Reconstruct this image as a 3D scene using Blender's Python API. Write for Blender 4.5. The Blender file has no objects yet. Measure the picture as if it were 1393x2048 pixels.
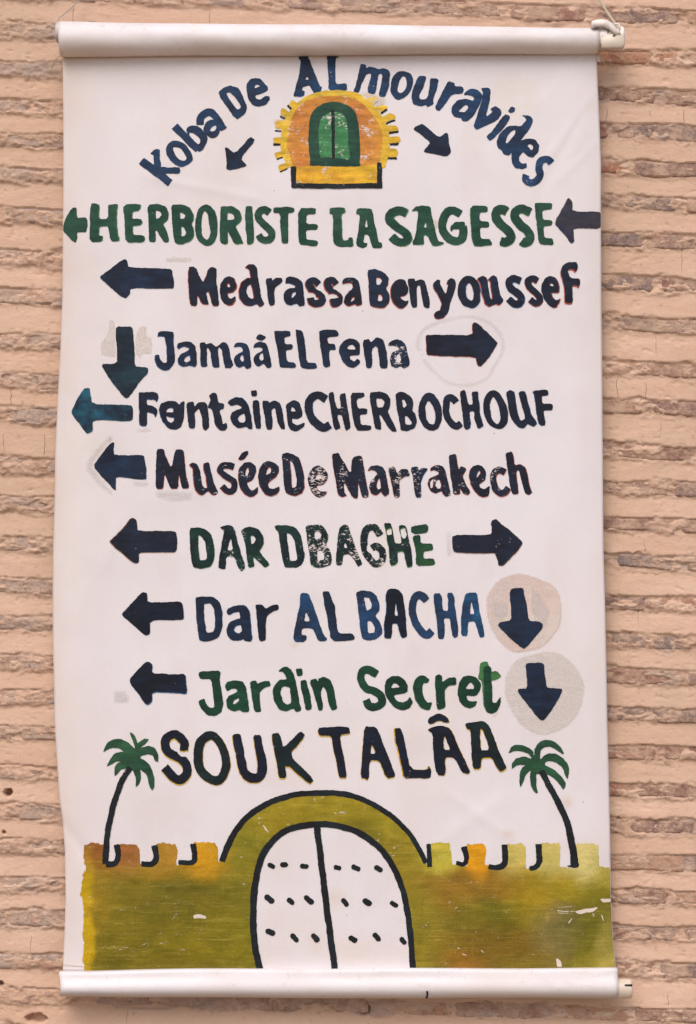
import bpy, math, random
import numpy as np

# ------------------------------------------------------------------ camera, sky, sun, exposure
sc = bpy.context.scene
W0, H0 = 1393.0, 2048.0
ZC = 2.0                      # height of the picture centre above the street, metres
DIST = 4.0                    # camera to banner cloth
cam = bpy.data.cameras.new('camera'); camo = bpy.data.objects.new('camera', cam)
sc.collection.objects.link(camo); sc.camera = camo
camo.location = (0, -DIST, ZC); camo.rotation_euler = (math.radians(90), 0, 0)
cam.sensor_fit = 'VERTICAL'; cam.sensor_height = 36; cam.lens = 36 * DIST / 2.048
cam.clip_start = .05; cam.clip_end = 200

SUN_EL, SUN_AZ = math.radians(52), math.radians(-16)     # azimuth measured from straight in front of the wall, towards the left
world = bpy.data.worlds.new('World'); sc.world = world; world.use_nodes = True
nt = world.node_tree; nt.nodes.clear()
sky = nt.nodes.new('ShaderNodeTexSky'); sky.sky_type = 'NISHITA'; sky.sun_disc = False
sky.sun_elevation = SUN_EL; sky.sun_rotation = math.pi + SUN_AZ * -1
sky.air_density = 1.0; sky.dust_density = 3.0; sky.ozone_density = 1.0
bg = nt.nodes.new('ShaderNodeBackground'); bg.inputs['Strength'].default_value = .1
out = nt.nodes.new('ShaderNodeOutputWorld')
nt.links.new(sky.outputs[0], bg.inputs[0]); nt.links.new(bg.outputs[0], out.inputs[0])
sl = bpy.data.lights.new('sun', 'SUN'); sl.energy = 1.5; sl.angle = math.radians(46); sl.color = (1, .925, .865)
so = bpy.data.objects.new('sun', sl); sc.collection.objects.link(so)
dx, dy, dz = math.sin(SUN_AZ) * math.cos(SUN_EL), -math.cos(SUN_AZ) * math.cos(SUN_EL), math.sin(SUN_EL)
from mathutils import Vector
so.rotation_euler = Vector((dx, dy, dz)).to_track_quat('Z', 'Y').to_euler()
sc.view_settings.view_transform = 'Standard'; sc.view_settings.look = 'None'
sc.view_settings.exposure = .50; sc.view_settings.gamma = 1

# ------------------------------------------------------------------ noise helpers (plain numpy)
_rng = np.random.default_rng(11)
_LAT = _rng.random((256, 256))
def vnoise(x, y, seed=0):
    x = np.asarray(x, float) + seed * 37.31; y = np.asarray(y, float) + seed * 91.7
    xi = np.floor(x).astype(np.int64); yi = np.floor(y).astype(np.int64)
    fx = x - xi; fy = y - yi; fx = fx * fx * (3 - 2 * fx); fy = fy * fy * (3 - 2 * fy)
    a = _LAT[yi & 255, xi & 255]; b = _LAT[yi & 255, (xi + 1) & 255]
    c = _LAT[(yi + 1) & 255, xi & 255]; d = _LAT[(yi + 1) & 255, (xi + 1) & 255]
    return (a * (1 - fx) + b * fx) * (1 - fy) + (c * (1 - fx) + d * fx) * fy
def fbm(x, y, seed=0, octv=4, gain=.5):
    s = 0; a = 1; t = 0
    for o in range(octv):
        s = s + a * vnoise(x * 2 ** o, y * 2 ** o, seed + o * 5); t += a; a *= gain
    return s / t            # 0..1
def sstep(a, b, x):
    t = np.clip((x - a) / (b - a), 0, 1); return t * t * (3 - 2 * t)

# ------------------------------------------------------------------ materials
def NT(name):
    m = bpy.data.materials.new(name); m.use_nodes = True
    n = m.node_tree; n.nodes.clear()
    o = n.nodes.new('ShaderNodeOutputMaterial'); b = n.nodes.new('ShaderNodeBsdfPrincipled')
    n.links.new(b.outputs[0], o.inputs[0])
    return m, n, b
def nd(n, t, **kw):
    x = n.nodes.new(t)
    for k, v in kw.items():
        if k in ('operation', 'blend_type', 'attribute_type', 'attribute_name', 'data_type', 'feature', 'noise_dimensions'): setattr(x, k, v)
    return x
def noise(n, scale, detail=4, rough=.55, stretch=None, dist=0.):
    tc = n.nodes.new('ShaderNodeTexCoord'); src = tc.outputs['Object']
    if stretch:
        mp = n.nodes.new('ShaderNodeMapping'); mp.inputs['Scale'].default_value = stretch
        n.links.new(src, mp.inputs[0]); src = mp.outputs[0]
    x = n.nodes.new('ShaderNodeTexNoise'); x.inputs['Scale'].default_value = scale
    x.inputs['Detail'].default_value = detail; x.inputs['Roughness'].default_value = rough; x.inputs['Distortion'].default_value = dist
    n.links.new(src, x.inputs['Vector']); return x.outputs['Fac']
def mrange(n, v, a, b, c=0., d=1.):
    x = n.nodes.new('ShaderNodeMapRange'); n.links.new(v, x.inputs[0])
    for i, k in enumerate((a, b, c, d)): x.inputs[i + 1].default_value = k
    return x.outputs[0]
def mix(n, f, a, b, mode='MIX'):
    x = n.nodes.new('ShaderNodeMixRGB'); x.blend_type = mode
    for k, v in ((0, f), (1, a), (2, b)):
        if hasattr(v, 'is_linked') or isinstance(v, bpy.types.NodeSocket): n.links.new(v, x.inputs[k])
        else: x.inputs[k].default_value = v if k == 0 else (*v, 1)
    return x.outputs[0]
def mth(n, op, a, b=None, c=None):
    x = n.nodes.new('ShaderNodeMath'); x.operation = op
    for k, v in enumerate((a, b, c)):
        if v is None: continue
        if isinstance(v, bpy.types.NodeSocket): n.links.new(v, x.inputs[k])
        else: x.inputs[k].default_value = v
    return x.outputs[0]
def weave(n):
    """fine diagonal weave of the coated cloth, as height"""
    tc = n.nodes.new('ShaderNodeTexCoord')
    o = []
    for sgn in (1, -1):
        mp = n.nodes.new('ShaderNodeMapping'); mp.inputs['Rotation'].default_value = (0, math.radians(45 * sgn), 0)
        n.links.new(tc.outputs['Object'], mp.inputs[0])
        w = n.nodes.new('ShaderNodeTexWave'); w.inputs['Scale'].default_value = 95; w.inputs['Distortion'].default_value = .3
        n.links.new(mp.outputs[0], w.inputs[0]); o.append(w.outputs['Fac'])
    return mth(n, 'ADD', o[0], o[1])
def bump(n, b, h, strength, dist=.001, prev=None):
    x = n.nodes.new('ShaderNodeBump'); x.inputs['Strength'].default_value = strength; x.inputs['Distance'].default_value = dist
    n.links.new(h, x.inputs['Height'])
    if prev is not None: n.links.new(prev, x.inputs['Normal'])
    n.links.new(x.outputs[0], b.inputs['Normal']); return x.outputs[0]

CLOTH = (.775, .738, .765)
def cloth_colour(n, base=CLOTH):
    """coated cloth: faint yellow and grey soiling, a few specks"""
    a = mrange(n, noise(n, 2.2, 5, .6), .42, .72)
    c = mix(n, a, base, (base[0] * .97, base[1] * .955, base[2] * .91))
    g = mrange(n, noise(n, 7, 6, .65), .52, .75, 0, .30)
    c = mix(n, g, c, (base[0] * .86, base[1] * .84, base[2] * .82))
    # specks: sparse small dots
    tc = n.nodes.new('ShaderNodeTexCoord'); v = n.nodes.new('ShaderNodeTexVoronoi'); v.inputs['Scale'].default_value = 34
    n.links.new(tc.outputs['Object'], v.inputs['Vector'])
    dot = mrange(n, v.outputs['Distance'], .05, .075, 1, 0)
    sp = n.nodes.new('ShaderNodeSeparateColor'); n.links.new(v.outputs['Color'], sp.inputs[0])
    dot = mth(n, 'MULTIPLY', dot, mrange(n, sp.outputs[0], .90, .94))
    dot = mth(n, 'MULTIPLY', dot, .55)
    c = mix(n, dot, c, (.22, .17, .15))
    f = mrange(n, noise(n, 160, 2, .5), .68, .76, 0, .25)
    return mix(n, f, c, (.5, .42, .38))
M = {}
m, n, b = NT('coated_cloth'); M['cloth'] = m
at = n.nodes.new('ShaderNodeAttribute'); at.attribute_name = 'soil'
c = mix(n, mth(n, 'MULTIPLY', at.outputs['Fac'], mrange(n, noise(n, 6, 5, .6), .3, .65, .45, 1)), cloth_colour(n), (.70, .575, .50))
c = mix(n, mrange(n, noise(n, 3.2, 6, .62, (1.6, 1, .5)), .50, .70, 0, .55), c, (.73, .64, .60))
c = mix(n, mrange(n, noise(n, 4.5, 6, .7), .60, .74, 0, .5), c, (.70, .62, .50))
c = mix(n, mrange(n, weave(n), 0, 2, .22, 0), c, (.45, .38, .36))
n.links.new(c, b.inputs['Base Color']); b.inputs['Roughness'].default_value = .55
p = bump(n, b, weave(n), .25, .0004); bump(n, b, noise(n, 9, 4), .25, .004, p)
m, n, b = NT('soiled_shaded_cloth'); M['roll'] = m
g = mrange(n, noise(n, 5, 6, .65, (1, 1, 2.4)), .45, .75, 0, .6)
c = mix(n, g, cloth_colour(n, (.745, .705, .73)), (.60, .51, .45))
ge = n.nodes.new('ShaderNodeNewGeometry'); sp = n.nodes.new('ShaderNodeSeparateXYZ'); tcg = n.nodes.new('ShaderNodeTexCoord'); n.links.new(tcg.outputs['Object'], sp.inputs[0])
c = mix(n, mth(n, 'MULTIPLY', mth(n, 'MULTIPLY', mrange(n, sp.outputs[2], ZC + .942, ZC + .910), mrange(n, sp.outputs[2], ZC + .8, ZC + .85)), mrange(n, noise(n, 7, 6, .65, (.6, 1, 2)), .25, .6, .25, .75)), c, (.62, .47, .36))  # top roll: warm brown shade of its lower half painted in with the dirt
c = mix(n, mth(n, 'MULTIPLY', mth(n, 'MULTIPLY', mrange(n, sp.outputs[2], ZC - .948, ZC - .968), mrange(n, sp.outputs[2], ZC - .8, ZC - .85)), mrange(n, noise(n, 7, 6, .65, (.6, 1, 2)), .3, .65, .2, .8)), c, (.54, .44, .37))  # bottom hem: painted shade and dirt darken the lower half
c = mix(n, mrange(n, noise(n, 70, 5, .7), .60, .72, 0, .45), c, (.45, .36, .30))
c = mix(n, mrange(n, noise(n, 14, 6, .75, (.5, 1, 1.5)), .52, .70, 0, .5), c, (.60, .51, .44))
n.links.new(c, b.inputs['Base Color']); b.inputs['Roughness'].default_value = .45
p = bump(n, b, weave(n), .35, .0005); bump(n, b, noise(n, 12, 4), .3, .004, p)

def paint(name, c1, c2, lo=.4, hi=.62, sc_=16, streak=.35, rough=.55, cover=None, soft=0):
    m, n, b = NT('paint_' + name); M[name] = m
    if cover: c = cover(n)
    else:
        f = mrange(n, noise(n, sc_, 4, .6), lo, hi)
        c = mix(n, f, c1, c2)
    st = mrange(n, noise(n, 60, 3, .6, (.35, 1, 1.5)), .35, .75, 1 - streak, 1 + streak * .6)
    c = mix(n, 1.0, c, (1, 1, 1), 'MULTIPLY'); cc = c
    st = mth(n, 'MULTIPLY', st, mrange(n, weave(n), 0, 2, .86, 1.12)); st = mth(n, 'MULTIPLY', st, mrange(n, noise(n, 420, 2, .6), .3, .7, .85, 1.15))
    mx = n.nodes.new('ShaderNodeMixRGB'); mx.blend_type = 'MULTIPLY'; mx.inputs[0].default_value = 1
    n.links.new(cc, mx.inputs[1]); n.links.new(st, mx.inputs[2]); c = mx.outputs[0]
    # wear: the paint is gone in small flakes that follow the weave; the cloth shows
    at = n.nodes.new('ShaderNodeAttribute'); at.attribute_type = 'OBJECT'; at.attribute_name = 'wear'
    fine = noise(n, 250, 3, .65, (.6, 1, 1.3), .5)
    low = noise(n, 36, 2, .5)
    v = mth(n, 'ADD', fine, mth(n, 'MULTIPLY', mth(n, 'SUBTRACT', low, .5), .62))
    thr = mth(n, 'SUBTRACT', .79, mth(n, 'MULTIPLY', at.outputs['Fac'], .26))
    fl = mth(n, 'MULTIPLY', mth(n, 'SUBTRACT', v, thr), 15); fl = mth(n, 'MINIMUM', mth(n, 'MAXIMUM', fl, 0), 1)
    c = mix(n, fl, c, (.68, .59, .56))
    n.links.new(c, b.inputs['Base Color']); b.inputs['Roughness'].default_value = rough
    b.inputs['Specular IOR Level'].default_value = .22
    if soft:
        ae = n.nodes.new('ShaderNodeAttribute'); ae.attribute_name = 'thin'
        al = mth(n, 'MULTIPLY', ae.outputs['Fac'], mrange(n, noise(n, 12, 5, .6, (.5, 1, 1)), .34, .6, .45, 1.0))
        n.links.new(mth(n, 'MULTIPLY', al, soft), b.inputs['Alpha'])
    p = bump(n, b, weave(n), .18, .0004); bump(n, b, noise(n, 90, 3), .2, .0006, p)
    return m
paint('blue', (.016, .028, .062), (.016, .062, .155), .38, .66, 14)
paint('navy', (.011, .017, .036), (.013, .034, .080), .40, .70)
paint('dark', (.011, .013, .026), (.014, .024, .048), .4, .7)
paint('plum', (.048, .044, .060), (.015, .024, .070), .48, .60, 9)
paint('ink', (.0075, .010, .020), (.009, .016, .036), .4, .7)
paint('ink2', (.0075, .013, .018), (.010, .026, .024), .4, .7)
paint('teal', (.011, .020, .034), (.018, .055, .075), .45, .72)
paint('petrol', (.012, .020, .038), (.017, .105, .165), .40, .62, 22)
paint('cobalt', (.015, .040, .10), (.016, .10, .21), .4, .65, 20)
paint('deep', (.008, .017, .022), (.011, .048, .036), .42, .66, 18)
paint('green', (.012, .058, .040), (.026, .085, .052), .4, .65, 14)
paint('green2', (.010, .048, .030), (.024, .090, .032), .4, .65, 14)
paint('bottle', (.008, .038, .024), (.011, .068, .032), .4, .7, 12)
paint('palm', (.020, .072, .038), (.032, .108, .050), .42, .62, 14)
paint('lgreen', (.05, .17, .055), (.085, .22, .09), .4, .65)
paint('lightgreen', (.045, .21, .075), (.065, .26, .10), .4, .65)
paint('black', (.012, .012, .016), (.013, .022, .026), .4, .65)
paint('yellow', (.72, .43, .030), (.83, .56, .06), .4, .65, 14)
paint('amber', (.73, .36, .022), (.79, .47, .035), .4, .6, 11)
paint('orange', (.60, .215, .045), (.70, .32, .05), .4, .62, 11)
paint('red', (.50, .10, .06), (.36, .07, .05))
paint('rust', (.34, .16, .10), (.46, .26, .13))
paint('blueu', (.025, .13, .27), (.03, .10, .24))
paint('mustard', (.62, .42, .03), (.66, .34, .02))
paint('pink', (.76, .58, .50), (.72, .63, .57), .38, .62, 11, .04, soft=0.9)
paint('beige', (.735, .685, .64), (.75, .665, .61), .35, .65, 9, .04, soft=0.8)
paint('grey', (.68, .645, .625), (.70, .655, .63), .35, .65, 9, .04, soft=0.5)
paint('pale', (.80, .66, .42), (.80, .70, .58), .35, .65, 20, .04, soft=0.75)
paint('ochre', (.80, .60, .36), (.80, .68, .5), .35, .65, 20, .04, soft=0.9)
def _fort(n):
    a = n.nodes.new('ShaderNodeAttribute'); a.attribute_name = 'paint'
    f = mrange(n, noise(n, 16, 7, .68, (.7, 1, 1.1), 1.2), .34, .68, 0, 1)
    dk = mix(n, 1.0, a.outputs['Color'], (.78, .80, .7), 'MULTIPLY')
    lt = mix(n, 1.0, a.outputs['Color'], (1.22, 1.15, 1.25), 'MULTIPLY')
    c = mix(n, f, dk, lt)
    s = mrange(n, noise(n, 85, 6, .8, (.12, 1, 2.6), .4), .54, .70, 0, .42)
    c = mix(n, s, c, (.58, .46, .10))
    s = mrange(n, noise(n, 55, 5, .75, (2.2, 1, .3), .6), .60, .78, 0, .30)
    c = mix(n, s, c, (.55, .42, .09))
    s = mrange(n, noise(n, 70, 6, .8, (.12, 1, 2.4), .4), .56, .70, 0, .45)
    return mix(n, s, c, (.10, .09, .008))
paint('fortress', None, None, streak=.14, rough=.42, cover=_fort)

# plaster and brick
m, n, b = NT('sand_mortar'); M['mortar'] = m
at = n.nodes.new('ShaderNodeAttribute'); at.attribute_name = 'band'
f = mrange(n, noise(n, 6, 6, .6, (.5, 1, 1.6)), .35, .68)
c = mix(n, f, (.675, .465, .345), (.59, .385, .27))
f = mrange(n, noise(n, 3.2, 4), .4, .65, 0, .75); c = mix(n, f, c, (.56, .385, .275))
f = mrange(n, noise(n, 26, 6, .7, (.6, 1, 1.3)), .50, .66); f = mth(n, 'MULTIPLY', f, mrange(n, at.outputs['Fac'], .3, .9, .0, .85))
c = mix(n, f, c, (.35, .19, .13))
f = mth(n, 'MULTIPLY', mrange(n, noise(n, 48, 7, .8, (.5, 1, 1.3), 1.0), .52, .62), mrange(n, at.outputs['Fac'], .2, .8, 0, .8)); c = mix(n, f, c, (.30, .19, .145))
f = mth(n, 'MULTIPLY', mrange(n, noise(n, 95, 6, .8, (.5, 1, 1.5), 1.5), .60, .66), mrange(n, at.outputs['Fac'], .2, .8, 0, .8)); c = mix(n, f, c, (.14, .085, .06))
f = mth(n, 'MULTIPLY', mrange(n, noise(n, 60, 5, .7, (.4, 1, 1.3), 1.0), .58, .66), mrange(n, at.outputs['Fac'], .2, .8, 0, .6)); c = mix(n, f, c, (.72, .56, .44))
f = mrange(n, noise(n, 9, 5, .6), .50, .66); f = mth(n, 'MULTIPLY', f, mrange(n, at.outputs['Fac'], .5, 1, 0, .6))
c = mix(n, f, c, (.33, .265, .24))
f = mrange(n, noise(n, 230, 3, .6), .66, .76, 0, .55); c = mix(n, f, c, (.26, .16, .10))
f = mrange(n, noise(n, 75, 4, .6), .62, .74, 0, .5); c = mix(n, f, c, (.30, .19, .12))
f = mrange(n, noise(n, 60, 4, .6), .60, .75, 0, .5); c = mix(n, f, c, (.68, .52, .38))
n.links.new(c, b.inputs['Base Color']); b.inputs['Roughness'].default_value = .95; b.inputs['Specular IOR Level'].default_value = .15
p = bump(n, b, noise(n, 260, 5, .7, (.7, 1, 1.2)), .6, .0014); bump(n, b, noise(n, 70, 6, .7, (.6, 1, 1.2)), .45, .004, p)

m, n, b = NT('old_brick'); M['brick'] = m
oi = n.nodes.new('ShaderNodeObjectInfo')
rp = n.nodes.new('ShaderNodeValToRGB'); n.links.new(oi.outputs['Random'], rp.inputs[0])
e = rp.color_ramp.elements; e[0].position = 0; e[0].color = (.42, .185, .115, 1); e[1].position = 1; e[1].color = (.5, .24, .14, 1)
for pos, col in ((.2, (.26, .155, .13)), (.4, (.235, .18, .17)), (.6, (.30, .175, .14)), (.8, (.25, .125, .095))):
    k = e.new(pos); k.color = (*col, 1)
f = mrange(n, noise(n, 30, 6, .75), .40, .60); c = mix(n, f, rp.outputs[0], (.54, .365, .265))
tcb = n.nodes.new('ShaderNodeTexCoord'); spb = n.nodes.new('ShaderNodeSeparateXYZ'); n.links.new(tcb.outputs['Object'], spb.inputs[0])
f = mth(n, 'MULTIPLY', mrange(n, spb.outputs[0], .45, -.5, .0, .85), mrange(n, noise(n, 18, 6, .75), .32, .55)); c = mix(n, f, c, (.50, .375, .31))
f = mrange(n, noise(n, 11, 5, .6), .48, .6, 0, .45); c = mix(n, f, c, (.52, .37, .27))
f = mrange(n, noise(n, 80, 4, .7), .58, .7, 0, .7); c = mix(n, f, c, (.17, .10, .08))
n.links.new(c, b.inputs['Base Color']); b.inputs['Roughness'].default_value = .95; b.inputs['Specular IOR Level'].default_value = .15
p = bump(n, b, noise(n, 240, 5, .7), .7, .0015); bump(n, b, noise(n, 60, 5, .7), .6, .005, p)

def simple(name, c1, c2, rough, s=20, spec=.4):
    m, n, b = NT(name); M[name] = m
    n.links.new(mix(n, mrange(n, noise(n, s, 5, .6), .38, .7), c1, c2), b.inputs['Base Color'])
    b.inputs['Roughness'].default_value = rough; b.inputs['Specular IOR Level'].default_value = spec
    bump(n, b, noise(n, s * 3, 3), .15, .001)
simple('crack', (.11, .07, .05), (.2, .13, .09), .9)
simple('dust', (.34, .25, .175), (.30, .215, .145), .95, 6, .1)
simple('white_plastic', (.78, .73, .69), (.62, .53, .45), .42, 35)
simple('yellowed_plastic', (.72, .63, .52), (.60, .50, .40), .38, 30)
simple('grey_plastic', (.58, .55, .54), (.40, .35, .32), .5, 40)
simple('pin_metal', (.10, .08, .07), (.2, .14, .1), .6)
simple('slot_black', (.012, .01, .01), (.02, .018, .016), .8)
simple('strap_beige', (.50, .41, .30), (.43, .35, .26), .6, 60)
simple('wire_grey', (.36, .31, .28), (.45, .39, .34), .5, 60)
simple('thread_tan', (.46, .33, .22), (.60, .46, .32), .8, 60)

# ------------------------------------------------------------------ geometry helpers
coll = sc.collection
def P(x, y, fwd=0., k=1.0):
    """photo-sized sheet coordinates (1 unit = 1 mm on the banner plane) to metres; fwd = mm towards the street"""
    return ((x - W0 / 2) * k / 1000, -fwd / 1000, ZC - (y - H0 / 2) * k / 1000)
def mesh_obj(name, verts, faces, mat, parent=None, smooth=True, base=None):
    me = bpy.data.meshes.new(name)
    if isinstance(faces, np.ndarray):
        V = np.asarray(verts, dtype=np.float32); F = faces.astype(np.int32)
        me.vertices.add(len(V)); me.vertices.foreach_set('co', V.ravel())
        me.loops.add(F.size); me.loops.foreach_set('vertex_index', F.ravel())
        me.polygons.add(len(F)); me.polygons.foreach_set('loop_start', np.arange(0, F.size, F.shape[1], dtype=np.int32))
        me.update(calc_edges=True)
    else:
        me.from_pydata(verts, [], faces); me.update()
    if smooth: me.polygons.foreach_set('use_smooth', [True] * len(me.polygons))
    me.materials.append(M[mat] if isinstance(mat, str) else mat)
    o = bpy.data.objects.new(name, me); coll.objects.link(o)
    if parent is not None:
        o.parent = parent
        if parent.type == 'EMPTY': o.location = -parent.location
    return o
def empty(name, loc, label=None, cat=None, **kw):
    o = bpy.data.objects.new(name, None); coll.objects.link(o); o.location = loc; o.empty_display_size = .1
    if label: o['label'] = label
    if cat: o['category'] = cat
    for k, v in kw.items(): o[k] = v
    return o
def grid_faces(r, c):
    i = np.arange(r - 1)[:, None] * c + np.arange(c - 1)[None, :]
    return np.stack([i, i + c, i + c + 1, i + 1], -1).reshape(-1, 4)
def tube(pts, rad, seg=8):
    V = []; F = []; pts = [Vector(p) for p in pts]; N = len(pts)
    rr = rad if hasattr(rad, '__len__') else [rad] * N
    up = Vector((0, 1, 0))
    for i, p in enumerate(pts):
        t = (pts[min(i + 1, N - 1)] - pts[max(i - 1, 0)]).normalized()
        a = t.cross(up)
        if a.length < .1: a = t.cross(Vector((1, 0, 0)))
        a.normalize(); bb = t.cross(a)
        for s in range(seg):
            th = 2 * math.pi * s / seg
            V.append(p + (a * math.cos(th) + bb * math.sin(th)) * rr[i])
    for i in range(N - 1):
        for s in range(seg):
            F.append((i * seg + s, i * seg + (s + 1) % seg, (i + 1) * seg + (s + 1) % seg, (i + 1) * seg + s))
    F.append(tuple(range(seg))[::-1]); F.append(tuple((N - 1) * seg + s for s in range(seg)))
    return [tuple(v) for v in V], F
def lathe_x(cx, cy, cf, prof, seg=40):
    """solid of revolution about a horizontal axis; prof = [(x, r), ...] in sheet units"""
    V = []; F = []
    for (x, r) in prof:
        for s in range(seg):
            th = 2 * math.pi * s / seg
            V.append(P(x, cy + r * math.cos(th), cf + r * math.sin(th)))
    N = len(prof)
    for i in range(N - 1):
        for s in range(seg):
            F.append((i * seg + s, (i + 1) * seg + s, (i + 1) * seg + (s + 1) % seg, i * seg + (s + 1) % seg))
    F.append(tuple(range(seg))); F.append(tuple((N - 1) * seg + s for s in range(seg))[::-1])
    return V, F
def prism(poly, f0, f1, inset=1.2):
    """plate cut to an outline, front edge softened"""
    n_ = len(poly); cx = sum(p[0] for p in poly) / n_; cy = sum(p[1] for p in poly) / n_
    V = [P(x, y, f0) for x, y in poly] + [P(x, y, f1 - inset) for x, y in poly]
    def ins(x, y):
        d = math.hypot(x - cx, y - cy) + 1e-6; return (x + (cx - x) / d * inset, y + (cy - y) / d * inset)
    V += [P(*ins(x, y), f1) for x, y in poly]
    F = []
    for L in (0, 1):
        for i in range(n_):
            j = (i + 1) % n_; F.append((L * n_ + i, L * n_ + j, (L + 1) * n_ + j, (L + 1) * n_ + i))
    F.append(tuple(range(n_))[::-1]); F.append(tuple(2 * n_ + i for i in range(n_)))
    return V, F

# ------------------------------------------------------------------ the brick wall
WALL = -41.0                 # mm behind the cloth plane
KW = 1 + .041 / DIST
LC = [61, 137, 215, 281, 351, 431, 514, 594, 682, 762, 831, 930, 1008, 1089, 1171, 1248, 1326, 1395, 1466, 1545, 1624, 1692, 1769, 1836, 1922, 1990]
RC = [115, 191, 264, 336, 405, 480, 568, 649, 737, 815, 905, 978, 1050, 1124, 1207, 1283, 1354, 1430, 1505, 1582, 1653, 1726, 1794, 1868, 1940, 2031]
LC = [-95 - 76, -95, -16] + LC + [2066, 2142, 2216]; RC = [32 - 156, 32 - 78, 32] + RC + [2110, 2186, 2262]
NR = len(LC)
def yc_k(k, x):
    return LC[k] + (RC[k] - LC[k]) * (x - 60) / 1240 + 7 * (fbm(x / 110, k * 3.7 + x * 0, 3, 2) - .5)
def hh_k(k, x):
    return 15.5 + 7 * (fbm(x / 70, k * 5.1 + x * 0, 8, 2) - .5)
X0, X1, Y0_, Y1_ = -260, 1655, -190, 2240
xs = np.concatenate([np.arange(X0, -20, 7), np.arange(-20, 150, 2.6), np.arange(150, 1175, 6), np.arange(1175, 1415, 2.6), np.arange(1415, X1, 7)])
ys = np.concatenate([np.arange(Y0_, -10, 5), np.arange(-10, 2060, 2.3), np.arange(2060, Y1_, 5)])
GX, GY = np.meshgrid(xs, ys)
YC = np.array([yc_k(k, xs) for k in range(NR)]); HH = np.array([hh_k(k, xs) for k in range(NR)])
dband = np.full(GX.shape, 1e9); u = np.zeros(GX.shape)
for k in range(NR):
    d = np.abs(GY - YC[k][None]) - HH[k][None]; dband = np.minimum(dband, d)
    if k < NR - 1:
        lo = (YC[k] + HH[k])[None]; hi = (YC[k + 1] - HH[k + 1])[None]
        t = (GY - lo) / np.maximum(hi - lo, 4); ok = (t >= 0) & (t <= 1); u[ok] = t[ok]
rag = 16 * (fbm(GX / 12, GY / 8, 21, 4, .66) - .5) + 16 * (fbm(GX / 55, GY / 30, 22, 2) - .5)
dr = dband + rag
hm = -5.6 * (1 - u) ** 1.25 + 1.0 * u ** 3 + 2.2 * np.exp(-(np.clip(dr, 0, 99) / 3.5) ** 2) * (u < .5) + 2.4 * (fbm(GX / 70, GY / 24, 30, 4) - .5) - 1.6 * sstep(.66, .80, fbm(GX / 22, GY / 11, 33, 4, .6)) + 1.1 * (fbm(GX / 12, GY / 10, 35, 3, .6) - .5)
cover = fbm(GX / 45, GY / 18, 40, 4, .62) + np.interp(GX, [-260, 100, 1200, 1655], [.11, .10, -.055, -.06])
hb = -4.8 + 4.6 * sstep(.40, .60, cover) + 8 * (fbm(GX / 12, GY / 7, 44, 4, .74) - .5)
tb = sstep(4, -5, dr)
h = hm * (1 - tb) + hb * tb
def brick_h(x, y, seed): return -2.0 + 3.5 * (fbm(x / 40, y / 22, 60 + seed % 7, 3) - .5) + 4.5 * (fbm(x / 10, y / 8, 66, 4, .68) - .5)
for (hx, hy, rx, ry, dep) in ((16, 1586, 8.5, 8, 34), (1, 1968, 6, 5, 25), (8, 1665, 4, 4, 16), (729, 2019, 11, 15, 24), (73, 2037, 20, 10, 24),
                              (1277, 1213, 2.6, 10, 26), (1270, 1505, 4, 6, 16), (1225, 1497, 9, 4, 14), (1237, 1648, 4, 13, 16), (1237, 1875, 7, 4, 14),
                              (60, 1838, 5, 12, 14), (12, 755, 6, 5, 14), (110, 1770, 8, 5, 12), (880, 2018, 9, 7, 12), (560, 2016, 40, 9, 8), (300, 2012, 60, 8, 7)):
    q = ((GX - hx) / rx) ** 2 + ((GY - hy) / ry) ** 2 + 1.2 * (fbm(GX / 7, GY / 7, 77, 3) - .5)
    h = h - dep * sstep(1.25, .55, q)
V = np.stack([(GX - W0 / 2) * KW / 1000, (-WALL - h) / 1000, ZC - (GY - H0 / 2) * KW / 1000], -1).reshape(-1, 3)
wall = empty('brick_wall', P((X0 + X1) / 2, Y1_, WALL, KW), 'old brick wall of thin weathered bricks in thick sand coloured mortar behind the banner', 'wall')
mo = mesh_obj('mortar', V, grid_faces(len(ys), len(xs)), 'mortar', wall)
a = mo.data.attributes.new('band', 'FLOAT', 'POINT'); a.data.foreach_set('value', sstep(7, -6, dr).ravel().astype(np.float32))
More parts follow.
